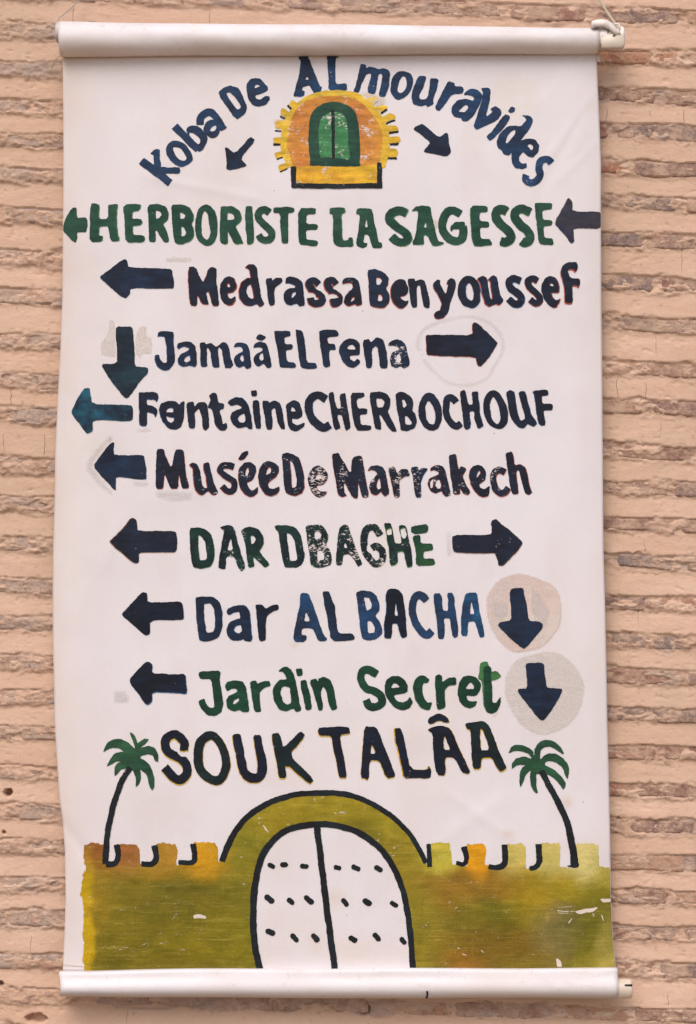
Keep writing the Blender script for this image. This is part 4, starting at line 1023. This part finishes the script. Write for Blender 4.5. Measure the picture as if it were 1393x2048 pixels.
p 803,150 850,140 960,133 1040,185 1073,290 1072,430 1050,530 980,575 880,588 840,575 825,500 810,300
h 886,213 950,208 987,250 1000,350 994,470 970,494 910,495 893,330
M letter navy 3 0 blueu 1 0
p 1108,305 1120,260 1190,228 1300,228 1340,290 1355,450 1365,560 1345,590 1290,580 1275,560 1225,580 1160,575 1120,530 1112,460 1140,400 1200,368 1250,360 1242,290 1180,298 1130,325
h 1178,470 1205,430 1257,418 1267,480 1230,510 1200,502
T 480 1165 260
M letter ink 3
p 162,240 235,232 275,285 340,245 410,235 420,290 340,320 285,365 280,480 280,620 235,632 200,615 190,450 180,310
M letter blue 3 .3
p 655,110 740,115 790,250 850,430 900,570 940,600 920,625 840,630 810,560 780,488 665,490 658,560 715,570 715,610 680,638 590,635 572,590 600,430 640,250
h 688,414 715,308 757,414
M letter navy 3
p 888,95 960,92 985,170 1020,260 1040,430 1055,545 1200,542 1230,580 1220,620 1010,628 970,590 950,450 900,210
T 700 1165 290
M letter blue 3 .12
p 60,95 120,75 200,85 260,130 290,220 285,270 245,320 290,380 310,440 308,500 250,545 180,560 120,545 100,450 80,250
h 133,138 180,148 212,200 205,252 163,270 148,210
h 170,368 210,373 242,430 242,482 173,490
M letter ink 3 .1 blueu -.6 .3
p 345,140 365,75 400,58 465,65 510,120 530,250 545,400 552,520 510,535 485,500 465,395 410,390 405,500 400,535 335,535 330,430 355,250
h 428,320 445,178 467,322
M letter blue 3 .03
c 72 735,168 690,125 640,130 607,190 603,290 640,400 700,482 745,502 785,465
M letter blue 3 .1
p 805,105 880,103 895,275 950,270 935,98 998,95 1015,260 1040,430 1040,520 1005,540 985,500 960,340 905,345 915,430 905,540 850,543 840,400 815,230
M letter cobalt 3 .15
p 1110,110 1160,92 1222,98 1240,220 1265,360 1300,520 1255,535 1230,470 1200,370 1135,380 1132,515 1068,515 1068,330 1085,200
h 1153,307 1172,168 1197,307
T 950 1130 240
M arrow navy 3
p 400,280 565,262 570,330 605,450 615,600 635,650 750,655 790,690 780,740 690,850 583,975 530,950 400,840 270,705 290,665 425,645 420,500
M arrow navy 3
p 590,1150 650,1130 800,1138 815,1270 830,1400 850,1425 1005,1430 1015,1460 970,1560 830,1780 785,1810 740,1790 500,1470 510,1435 610,1430 600,1290
# jardin secret
T 240 1305 280
M arrow ink 3 0 blueu .8 1.2
p 245,100 295,85 325,120 315,205 520,215 655,215 660,300 670,360 662,408 560,398 325,383 320,490 280,515 250,505 180,400 98,300 105,255
M letter bottle 3
p 790,190 985,175 1005,200 1000,260 995,265 1015,380 1033,500 1015,590 950,637 880,620 815,570 795,520 788,480 845,455 860,510 900,552 940,545 940,480 915,265 800,265 785,230
M letter bottle 3 0 lgreen -.4 .4
p 1045,330 1070,290 1150,272 1220,285 1255,340 1275,460 1293,590 1225,590 1200,565 1140,583 1075,550 1060,480 1090,430 1180,390 1165,360 1110,358 1070,383
h 1126,507 1145,468 1192,446 1192,475 1150,512
T 490 1305 280
M letter bottle 3
p 52,285 110,275 125,310 180,285 245,275 262,330 200,350 150,395 148,470 165,585 110,595 90,560 65,420
M letter bottle 3 0 lgreen -.4 .2
p 333,185 380,145 420,142 465,170 495,240 520,370 545,500 565,570 515,592 485,550 410,588 340,560 290,480 280,380 300,320 350,270 425,265 405,220 380,190
h 353,400 370,343 410,333 452,350 462,430 467,500 430,520 383,490
M letter bottle 3
p 545,285 610,268 640,380 672,565 610,578 580,450
p 505,160 570,155 582,225 520,238
M letter bottle 3 0 lgreen -.4 0
p 648,275 710,258 728,300 735,260 790,240 850,270 880,340 905,450 925,560 870,580 845,530 815,380 780,335 755,405 785,530 775,575 735,580 700,430
M letter bottle 3
c 78 1310,215 1230,172 1168,190 1160,270 1210,355 1290,385 1355,430 1365,500 1310,540 1240,532 1207,475
T 740 1305 280
M letter bottle 3
p 148,340 165,270 220,232 290,230 350,265 380,330 370,400 235,428 270,480 330,498 370,475 395,437 432,490 400,550 330,577 260,560 200,500 155,420
h 210,357 230,310 265,301 302,347
M letter bottle 3 0 lgreen -1 .5
p 433,340 450,270 500,228 545,228 595,270 580,302 545,300 525,330 525,400 545,460 580,500 625,490 605,565 570,572 510,545 460,470 445,410
M letter bottle 3 0 lgreen .3 .8
p 645,235 685,215 718,235 722,295 780,250 858,245 858,315 790,325 745,370 745,430 750,545 680,565 665,540 655,380
M letter bottle 3
p 870,400 885,300 930,240 990,222 1060,245 1105,310 1100,370 1060,430 955,432 980,485 1070,480 1050,535 1000,560 940,540 890,480
h 948,364 1005,290 1037,330 1040,364
M letter bottle 4 0 lgreen 0 0
p 1130,160 1160,130 1205,150 1205,280 1215,350 1215,500 1260,505 1305,430 1300,510 1260,590 1210,612 1160,590 1135,520 1135,300
M letter_stroke lgreen 3
p 1100,110 1120,90 1170,90 1180,130 1205,150 1205,190 1260,182 1312,230 1270,265 1205,280 1150,400 1140,540 1130,520 1118,380 1110,280 1072,255 1090,200
# souk talaa
T 190 1430 280
M palm_crown palm 3 .03
p 85,370 120,280 180,240 250,235 330,265 395,325 430,400 300,370 240,325 170,325 110,355
p 118,515 150,450 200,375 270,362 350,380 350,470 220,458 170,490
p 200,605 195,520 230,475 300,455 400,440 330,525 260,540 215,600
p 345,170 365,172 415,220 435,290 405,320 390,270
p 400,345 400,300 490,230 545,240 500,290 430,345
p 400,360 470,318 540,305 600,325 630,380 635,430 628,468 600,455 580,400 530,388 450,410 420,440
p 430,440 460,430 520,460 575,540 600,640 600,700 570,755 545,700 525,600 470,550 440,520
p 350,520 350,470 440,470 462,560 460,630 440,690 410,715 412,620 390,560
b 290,400 380,330 450,400 460,500 380,530 310,500
M letter ink 3 0 mustard 0 1.6
c 86 890,345 885,262 800,190 712,235 710,330 770,390 870,440 922,520 905,600 845,642 770,602 700,520
M letter ink2 3 0 mustard .3 .5
b 983,400 998,270 1068,188 1150,160 1222,188 1292,270 1337,390 1352,510 1312,622 1240,692 1148,677 1058,622 998,520
g 1075,400 1090,300 1130,253 1170,246 1222,310 1257,400 1267,500 1240,582 1200,602 1140,577 1083,500
T 450 1430 280
M letter ink 3 .06 mustard -.6 .8
p 78,190 155,185 175,260 205,430 225,540 265,575 320,580 330,520 320,430 300,330 285,198 360,193 385,320 415,440 425,540 400,620 340,672 260,675 190,640 140,560 115,400 85,280
M letter ink2 3 0 mustard -.2 1.5
p 468,190 540,175 560,230 578,330 755,158 808,205 635,395 890,640 840,685 602,480 615,630 540,630 520,500 480,280
M letter ink 3 0 mustard 0 1.6
p 925,150 940,125 1150,115 1240,120 1250,185 1145,195 1170,350 1210,560 1212,620 1140,622 1115,490 1080,330 1062,210 940,205
T 700 1420 330
M letter ink 3 .05 mustard -.4 1.2
p 122,138 225,143 270,250 320,380 382,540 375,565 325,580 290,530 248,425 165,420 160,590 92,570 105,350
h 173,367 185,283 222,364
M letter ink 3 .2 mustard -1.8 0
p 375,150 435,148 470,290 512,500 660,505 665,470 685,500 685,565 660,580 560,570 460,580 430,420 390,270
M letter ink 3 0 mustard .5 .3
p 655,165 690,145 780,127 850,155 910,290 1015,520 1000,540 945,530 885,400 805,400 808,520 795,555 745,550 720,500 705,350 700,205
h 793,337 795,203 850,332
p 665,70 740,22 825,60 842,105 800,108 745,88 690,122 660,108
M letter ink2 3 0 mustard .3 1.5
p 970,110 1130,90 1180,130 1230,270 1285,400 1328,490 1270,522 1230,470 1200,400 1110,405 1105,495 1040,495 1025,330 1020,168 985,160
h 1102,340 1100,156 1127,175 1180,337
T 990 1440 200
M palm_crown palm 3 .05
p 188,465 220,380 280,345 360,342 450,375 540,430 540,560 480,480 400,440 330,425 240,445
p 165,735 235,690 240,600 290,540 400,508 520,540 560,600 440,630 300,635 230,690
p 355,940 337,860 345,740 380,670 450,620 560,620 560,700 490,715 430,770 400,860
p 605,1015 570,1025 510,940 488,820 500,720 600,700 580,780 580,920
p 560,520 545,430 590,340 650,290 730,275 820,300 900,350 965,460 940,475 850,410 770,375 690,385 640,420 628,560
p 620,580 680,500 760,465 850,465 950,530 1020,620 1042,700 1018,835 990,790 940,670 870,600 780,568 710,590 690,640
p 620,650 720,640 830,690 930,790 988,880 980,930 950,975 910,910 840,830 760,770 620,740
b 500,560 560,480 640,540 700,620 700,720 600,755 500,700
# fortress
T 120 1560 350
M fortress_wall fortress 1 .26
p 200,560 205,640 430,680 470,685 640,665 760,680 1275,655 1393,700 1393,1600 190,1600 185,1200 192,1000 160,900 175,810 205,720
p 195,520 245,498 350,515 350,680 200,680
p 462,512 600,512 638,545 640,690 450,700
p 765,505 830,493 925,510 935,560 928,680 750,700
p 1060,490 1240,498 1258,540 1262,685 1060,700
T 430 1560 450
p 0,500 40,500 90,400 150,300 250,200 400,120 600,85 760,85 900,116 1050,194 1172,298 1262,415 1312,525 1393,530 1393,1260 0,1260
T 840 1560 410
p -30,560 60,580 240,575 320,590 450,575 740,600 960,590 1070,600 1220,590 1295,600 1320,760 1365,1380 -60,1380
p 75,430 140,422 205,430 222,600 75,600
p 315,435 440,438 450,480 440,590 385,610 325,590
p 590,435 700,433 720,460 722,620 580,610
p 820,425 950,428 955,620 820,620
p 1060,430 1215,438 1222,620 1060,620
T 430 1560 450
h 262,1260 262,1162 245,1000 235,800 240,680 270,520 310,420 380,350 500,285 640,270 780,295 920,350 1030,440 1100,540 1160,680 1195,850 1220,1050 1225,1162 1225,1260
M gate_outline black 3 .1
c 40:30 45,500 80,410 140,300 230,205 350,135 500,90 650,80 780,84 920,122 1050,192 1160,282 1240,382 1307,510
M gate_outline black 3 .06
c 42:36 282,1175 245,1000 240,800 250,650 290,480 360,375 470,300 620,275 760,282 900,330 1020,420 1100,530 1160,670 1195,830 1215,1000 1226,1175
M gate_leaf_line black 4 .06
s 40 632,290 665,560 700,850 744,1175
M battlement_line black 4 0
s 28 1325,400 1328,535
T 120 1560 350
M battlement_line black 4 .08
c 48 455,518 465,600 440,660 372,668
M battlement_line black 4 .02
c 50:42 755,522 768,620 735,665 655,668
M battlement_line black 4 .02
c 50:36 1065,508 1076,600 1060,650 950,652
M palm_trunk black 4 .25
c 48 560,-100 500,0 450,130 412,270 385,400 370,540 363,665
T 840 1560 410
M battlement_line black 4 0
s 32 60,440 68,585
M battlement_line black 4 0
c 40:26 298,455 318,530 300,570 250,562
M battlement_line black 4 .05
c 42:34 575,442 577,560 530,593 470,585
M battlement_line black 4 0
c 44:30 806,440 812,550 790,588 748,600
M palm_trunk black 4 .12
c 40:50 828,-60 870,20 955,180 1005,300 1030,420 1048,520 1052,575
p 990,583 1040,575 1082,560 1082,585 1060,597
T 430 1560 450
M gate_stud black 3 .1
C 28 340,527 350,532 360,537
M gate_stud black 3 .1
C 31 421,525 430,525 439,525
M gate_stud black 3 .1
C 31 543,532 555,533 567,534
M gate_stud black 3 .1
C 28 748,540 758,543 768,546
M gate_stud black 3 .1
C 31 860,537 873,543 886,549
M gate_stud black 3 .1
C 31 1003,541 1013,547 1023,553
M gate_stud black 3 .1
C 36 324,726 338,738 352,750
M gate_stud black 3 .1
C 30 461,742 470,750 479,758
M gate_stud black 3 .1
C 36 568,731 583,743 598,755
M gate_stud black 3 .1
C 33 797,750 806,760 815,770
M gate_stud black 3 .1
C 36 933,747 944,755 955,763
M gate_stud black 3 .1
C 30 1099,761 1110,768 1121,775
M gate_stud black 3 .1
C 36 330,934 344,940 358,946
M gate_stud black 3 .1
C 33 481,965 493,977 505,989
M gate_stud black 3 .1
C 36 613,968 622,977 631,986
M gate_stud black 3 .1
C 33 844,978 855,985 866,992
M gate_stud black 3 .1
C 33 993,960 1003,972 1013,984
M gate_stud black 3 .1
C 30 1157,985 1165,995 1173,1005
"""
tr = (0, 0, 1); cur = None; marks = []
for line in DATA.splitlines():
    t = line.split()
    if not t or t[0] == '#': continue
    if t[0] == 'T': tr = (float(t[1]), float(t[2]), float(t[3]) / 1393)
    elif t[0] == 'M': cur = (t[1:], []); marks.append(cur)
    else:
        w = None; pts = t[1:]
        if t[0] in 'scSC':
            w = [float(v) * tr[2] for v in t[1].split(':')]; w = (w[0], w[-1]); pts = t[2:]
        P2 = [(tr[0] + float(a_.split(',')[0]) * tr[2], tr[1] + float(a_.split(',')[1]) * tr[2]) for a_ in pts]
        cur[1].append((t[0], w, P2))
for hd, ops in marks:
    name, mat, layer = hd[0], hd[1], float(hd[2]); wear = float(hd[3]) if len(hd) > 3 else 0.
    big = name in ('fortress_wall',)
    o = skin(name, ops, mat, layer, wear, step=1.8 if big else (1.6 if name == 'touch_up_patch' else 1.25))
    if o and len(hd) > 4:
        skin('underpaint', ops, hd[4], layer - .5, wear * .5, (float(hd[5]), float(hd[6])), .45, parent=o)
marks_done = counter[0]

# bare patches and scratches where the fortress paint has come away are part of its wear; larger ones built as cloth coloured skins
def bare(pts, t='p', w=None): skin('bare_patch', [(t, w, pts)], 'bare', 2, .5)
simple('bare', (.70, .60, .53), (.62, .52, .40), .6, 60)
for pts in ([(387, 1830), (400, 1827), (414, 1831), (412, 1836), (398, 1835), (388, 1836)],
            [(1150, 1822), (1185, 1816), (1198, 1815), (1190, 1822), (1165, 1828), (1152, 1826)],
            [(1200, 1798), (1222, 1799), (1222, 1805), (1206, 1806)],
            [(1113, 1915), (1122, 1922), (1124, 1934), (1114, 1934)]):
    bare(pts)
for (p0, p1, w) in (((1117, 1815), (1150, 1812), 1.3), ((1115, 1822), (1155, 1823), 1.8), ((1118, 1826), (1150, 1826), 1.2), ((1137, 1846), (1145, 1836), 2.2), ((1186, 1826), (1190, 1832), 1.5),
                   ((1205, 1830), (1208, 1842), 2.2), ((963, 1901), (968, 1906), 2), ((952, 1865), (957, 1860), 1.3), ((320, 1886), (336, 1883), 1.2), ((345, 1870), (380, 1868), 1.0),
                   ((283, 1890), (296, 1884), 1.2), ((527, 1650), (537, 1664), 2.2), ((530, 1655), (533, 1660), 3.5), ((925, 1908), (934, 1910), 2.2)):
    bare([p0, p1], 's', (w, w * .6))

# ------------------------------------------------------------------ rods, rolled hems and fittings
def sweep(name, stations, mat, parent):
    """stations: list of (x, [(y, fwd) ...]) closed sections"""
    n_ = len(stations[0][1]); V = []; F = []
    for (xx, sec) in stations:
        for j, (y, f) in enumerate(sec):
            xo = xx(j / n_, y) if callable(xx) else xx
            V.append(P(xo, y, f))
    for i in range(len(stations) - 1):
        for j in range(n_): F.append((i * n_ + j, i * n_ + (j + 1) % n_, (i + 1) * n_ + (j + 1) % n_, (i + 1) * n_ + j))
    F.append(tuple(range(n_))[::-1]); F.append(tuple((len(stations) - 1) * n_ + j for j in range(n_)))
    return mesh_obj(name, V, F, mat, parent)
st = []
for i in range(140):
    s = i / 139; x = 123.5 + (1195 - 123.5) * s
    top = 46.5 + 11.5 * s ** .9 + .8 * math.sin(s * 9); bot = 115.5 - 7.0 * s + .9 * math.sin(s * 14 + 1)
    cy = (top + bot) / 2; r = (bot - top) / 2
    sec = []
    for j in range(48):
        th = 2 * math.pi * j / 48
        wob = 1 + .012 * math.sin(3 * th + s * 11) + .010 * math.sin(5 * th - s * 23)
        dent = -1.6 * math.exp(-((x - 740 - 30 * math.sin(th)) / 22) ** 2) * max(0, math.sin(th + .3)) - 1.2 * math.exp(-((x - 470) / 30) ** 2) * max(0, math.sin(th - .2))
        sec.append((cy - (r * wob) * math.cos(th), 10 + (r * wob * .96 + dent) * math.sin(th)))
    st.append((x, sec))
troll = sweep('top_roll', st, 'roll', banner); troll['label'] = 'rolled up top of the banner, cream white with soiling and painted brown shade below'
prof0 = [(1935, 12), (1936, 21), (1944, 25), (1953, 28.5), (1961, 31.5), (1968, 33), (1976, 32), (1984, 27), (1990, 19), (1994, 9), (1995.5, 0), (1993, -9), (1986, -16), (1975, -20), (1960, -20), (1948, -15), (1939, -5)]
def dens(p, m_=3):
    return [tuple(q) for q in catmull(p, m_, True)]
st = []
for i in range(120):
    s = i / 119; x = 121.5 + (1232.5 - 121.5) * s
    dy0 = 4.5 * math.exp(-(s / .12) ** 2) - 2.2 * s ** 2 + .7 * math.sin(s * 17); dyb = -1.5 + 2.5 * s + .8 * math.sin(s * 11 + 2) - 3.0 * math.exp(-((s - 0) / .10) ** 2)
    bulge = 1 + .05 * math.sin(s * 7 + 1) + .03 * math.sin(s * 19)
    sec = []
    for (y, f) in dens(prof0):
        q = (y - 1935) / 60; yy_ = y + dy0 * (1 - q) + dyb * q
        sec.append((yy_, f * (bulge if f > 0 else 1) - (2.4 * math.exp(-((y - 1950) / 8) ** 2) * (.6 + .4 * math.sin(s * 13)) if f > 0 else 0)))
    if i < 4:
        k_ = (3 - i) / 3
        st.append(((lambda jf, y, x=x, k_=k_: x + 7.5 * k_ * math.exp(-((y - 1964) / 14) ** 2)), sec))
    else: st.append((x, sec))
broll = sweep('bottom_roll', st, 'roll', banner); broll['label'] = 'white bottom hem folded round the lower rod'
# hem fold line at left of the cloth foot, drip of dark paint on the hem
V, F = tube([P(126 + i * 3.1, 1929.5 + .25 * i, 1.2) for i in range(14)], .0004, 5); mesh_obj('hem_crease', V, F, 'thread_tan', banner)
pts = [(853.5, 1974, 2.2), (854, 1979, 2.0), (854, 1984, 1.6), (853.2, 1989, 2.1), (853.5, 1993, 3.2), (853.6, 1995.5, 2.4)]
fw = lambda y: np.interp(y, [1962, 1968, 1976, 1984, 1990, 1994, 1995.5], [32, 33.4, 32.6, 27.8, 20, 10.5, 4]) + .8
V = []; F = []
for i, (x, y, w) in enumerate(pts): V += [P(x - w, y, fw(y)), P(x, y, fw(y) + 1.3), P(x + w, y, fw(y))]
for i in range(len(pts) - 1):
    for j in (0, 1): F.append((3 * i + j, 3 * i + j + 1, 3 * i + j + 4, 3 * i + j + 3))
mesh_obj('paint_drip', V, F, 'navy', banner)
# left plug of the top rod
V, F = lathe_x(0, 67, 8, [(113.6, 14), (114.6, 19.5), (116.5, 21), (120, 21.3), (124, 21.3)]); mesh_obj('end_plug', V, F, 'grey_plastic', banner)
# right end of the top rod: tube, flange, lever
V, F = lathe_x(0, 80, 9, [(1194, 20.5), (1199, 21.5), (1214, 21.8), (1232, 21.8), (1238, 21.5)]); ec = mesh_obj('end_fitting', V, F, 'white_plastic', banner)
V, F = lathe_x(0, 79, 9, [(1236.5, 19), (1237.5, 23), (1241, 24), (1244.5, 23.2), (1246.6, 20)]); mesh_obj('flange', V, F, 'white_plastic', ec)
tk = lambda L: [(1100 + x / 4.754, y / 4.754) for x, y in L]
lev = tk([(376, 292), (374, 262), (382, 240), (420, 228), (480, 222), (530, 232), (570, 256), (600, 290), (625, 330), (650, 352), (600, 372), (575, 348), (550, 322), (520, 302), (480, 290), (430, 294), (392, 306)])
V, F = prism(lev, 22, 36, 1.6); mesh_obj('lever', V, F, 'white_plastic', ec)
V, F = prism(tk([(466, 404), (530, 372), (596, 347), (640, 362), (690, 404), (694, 455), (676, 488), (560, 492), (472, 488)]), 20, 33.5, 2.0); mesh_obj('hub_plate', V, F, 'yellowed_plastic', ec)
V, F = prism([(1224 + 2.9 * math.cos(t_ / 12 * 2 * math.pi), 79.2 + 2.0 * math.sin(t_ / 12 * 2 * math.pi)) for t_ in range(12)], 32, 34.6, .5); mesh_obj('pin', V, F, 'pin_metal', ec)
V, F = tube([P(1222, 58, 16), P(1227, 53.5, 22), P(1233, 54, 26), P(1236.5, 60, 27), P(1237, 70, 26)], .0022, 8); mesh_obj('loop', V, F, 'white_plastic', ec)
V, F = tube([P(1212.5, 66, 31), P(1212.2, 74, 31.4)], .0008, 6); mesh_obj('slot', V, F, 'slot_black', ec)
# white tab and frayed threads under it
V, F = prism([(1194, 107), (1200.5, 108), (1202, 123), (1194.5, 124)], -1.5, .4, .3); mesh_obj('cloth_tab', V, F, 'roll', banner)
for L in ([(1196, 104.5, 6), (1210, 103.5, 12), (1222, 107, 14), (1234, 116, 6)], [(1196, 105, 6), (1212, 105, 10), (1226, 112, 8), (1233, 114, 2)], [(1197, 107, 3), (1203, 118, 8), (1209, 129, 9), (1213, 134, 6)],
          [(1196, 106, 4), (1208, 107, 6), (1220, 112, 4)]):
    V, F = tube([P(*q) for q in catmull(np.array(L, float), 5)], .00045, 5); mesh_obj('loose_thread', V, F, 'thread_tan', banner)
V, F = tube([P(*q) for q in catmull(np.array([(96, 139, -35), (101, 127, -28), (110, 117, -12), (119, 111.5, -4), (125, 114, 0)], float), 6)], .0006, 5); mesh_obj('loose_thread', V, F, 'thread_tan', banner)
V, F = tube([P(*q) for q in catmull(np.array([(130, 115.6, 1.4), (420, 114.2, 1.8), (760, 111.5, 1.6), (1000, 110.5, 1.8), (1196, 107.5, 2.6)], float), 12)], .00045, 5); mesh_obj('seam_thread', V, F, 'thread_tan', banner)
# right end of the lower rod
V, F = lathe_x(0, 1975.5, 8, [(1228, 19.2), (1232, 19.6), (1244, 19.6), (1257, 19.5), (1260, 19.2), (1261.6, 17.8)]); tb_ = mesh_obj('rod_end', V, F, 'yellowed_plastic', banner)
V, F = prism([(1246.5, 1963.2), (1261.4, 1963.0), (1261.4, 1966.4), (1246.5, 1966.0)], 18, 26.2, .3); mesh_obj('slot', V, F, 'slot_black', tb_)

# hanging strap on the right, thin wires on the left: separate things that carry the banner
def ribbon(name, pts, w, mat, thick=1.0):
    V = []; F = []; N = len(pts)
    for i in range(N):
        a_ = np.array(pts[max(i - 1, 0)]); b_ = np.array(pts[min(i + 1, N - 1)]); d = (b_ - a_)[:2]; d = d / np.hypot(*d); nx, ny = -d[1], d[0]
        x, y, f = pts[i]
        for s_, ff in ((-1, 0), (1, 0), (1, thick), (-1, thick)): V.append(P(x + nx * w / 2 * s_, y + ny * w / 2 * s_, f + ff))
    for i in range(N - 1):
        for j in range(4): F.append((i * 4 + j, i * 4 + (j + 1) % 4, (i + 1) * 4 + (j + 1) % 4, (i + 1) * 4 + j))
    F.append((3, 2, 1, 0)); F.append(tuple((N - 1) * 4 + j for j in range(4)))
    return mesh_obj(name, V, F, mat)
o = ribbon('hanging_strap', [tuple(q) for q in catmull(np.array([(1128, -130, -38), (1160, -72, -30), (1203, -2, -18), (1220, 28, -8), (1231, 48, 2), (1239, 62, 6)], float), 5)], 5, 'strap_beige')
o['label'] = 'flat beige strap running up the wall from the right end of the banner rod'; o['category'] = 'strap'
V1, F1 = tube([P(*q) for q in catmull(np.array([(236, -110, -34), (190, -50, -30), (152, 0, -20), (134, 22, -8), (120, 36, 2), (115.5, 46, 6), (115, 56, 8)], float), 5)], .0008, 6)
V2, F2 = tube([P(*q) for q in catmull(np.array([(236, -111, -32), (192, -51, -24), (150, 3, -12), (136, 22, 2), (125, 34, 10), (118.5, 46, 14), (116, 58, 14)], float), 5)], .0006, 6)
o = mesh_obj('hanging_wire', V1 + V2, F1 + [tuple(v + len(V1) for v in f) for f in F2], 'wire_grey')
o['label'] = 'thin grey doubled wire tied to the left end of the banner rod'; o['category'] = 'wire'
print('bricks', nb, 'skins', counter[0])
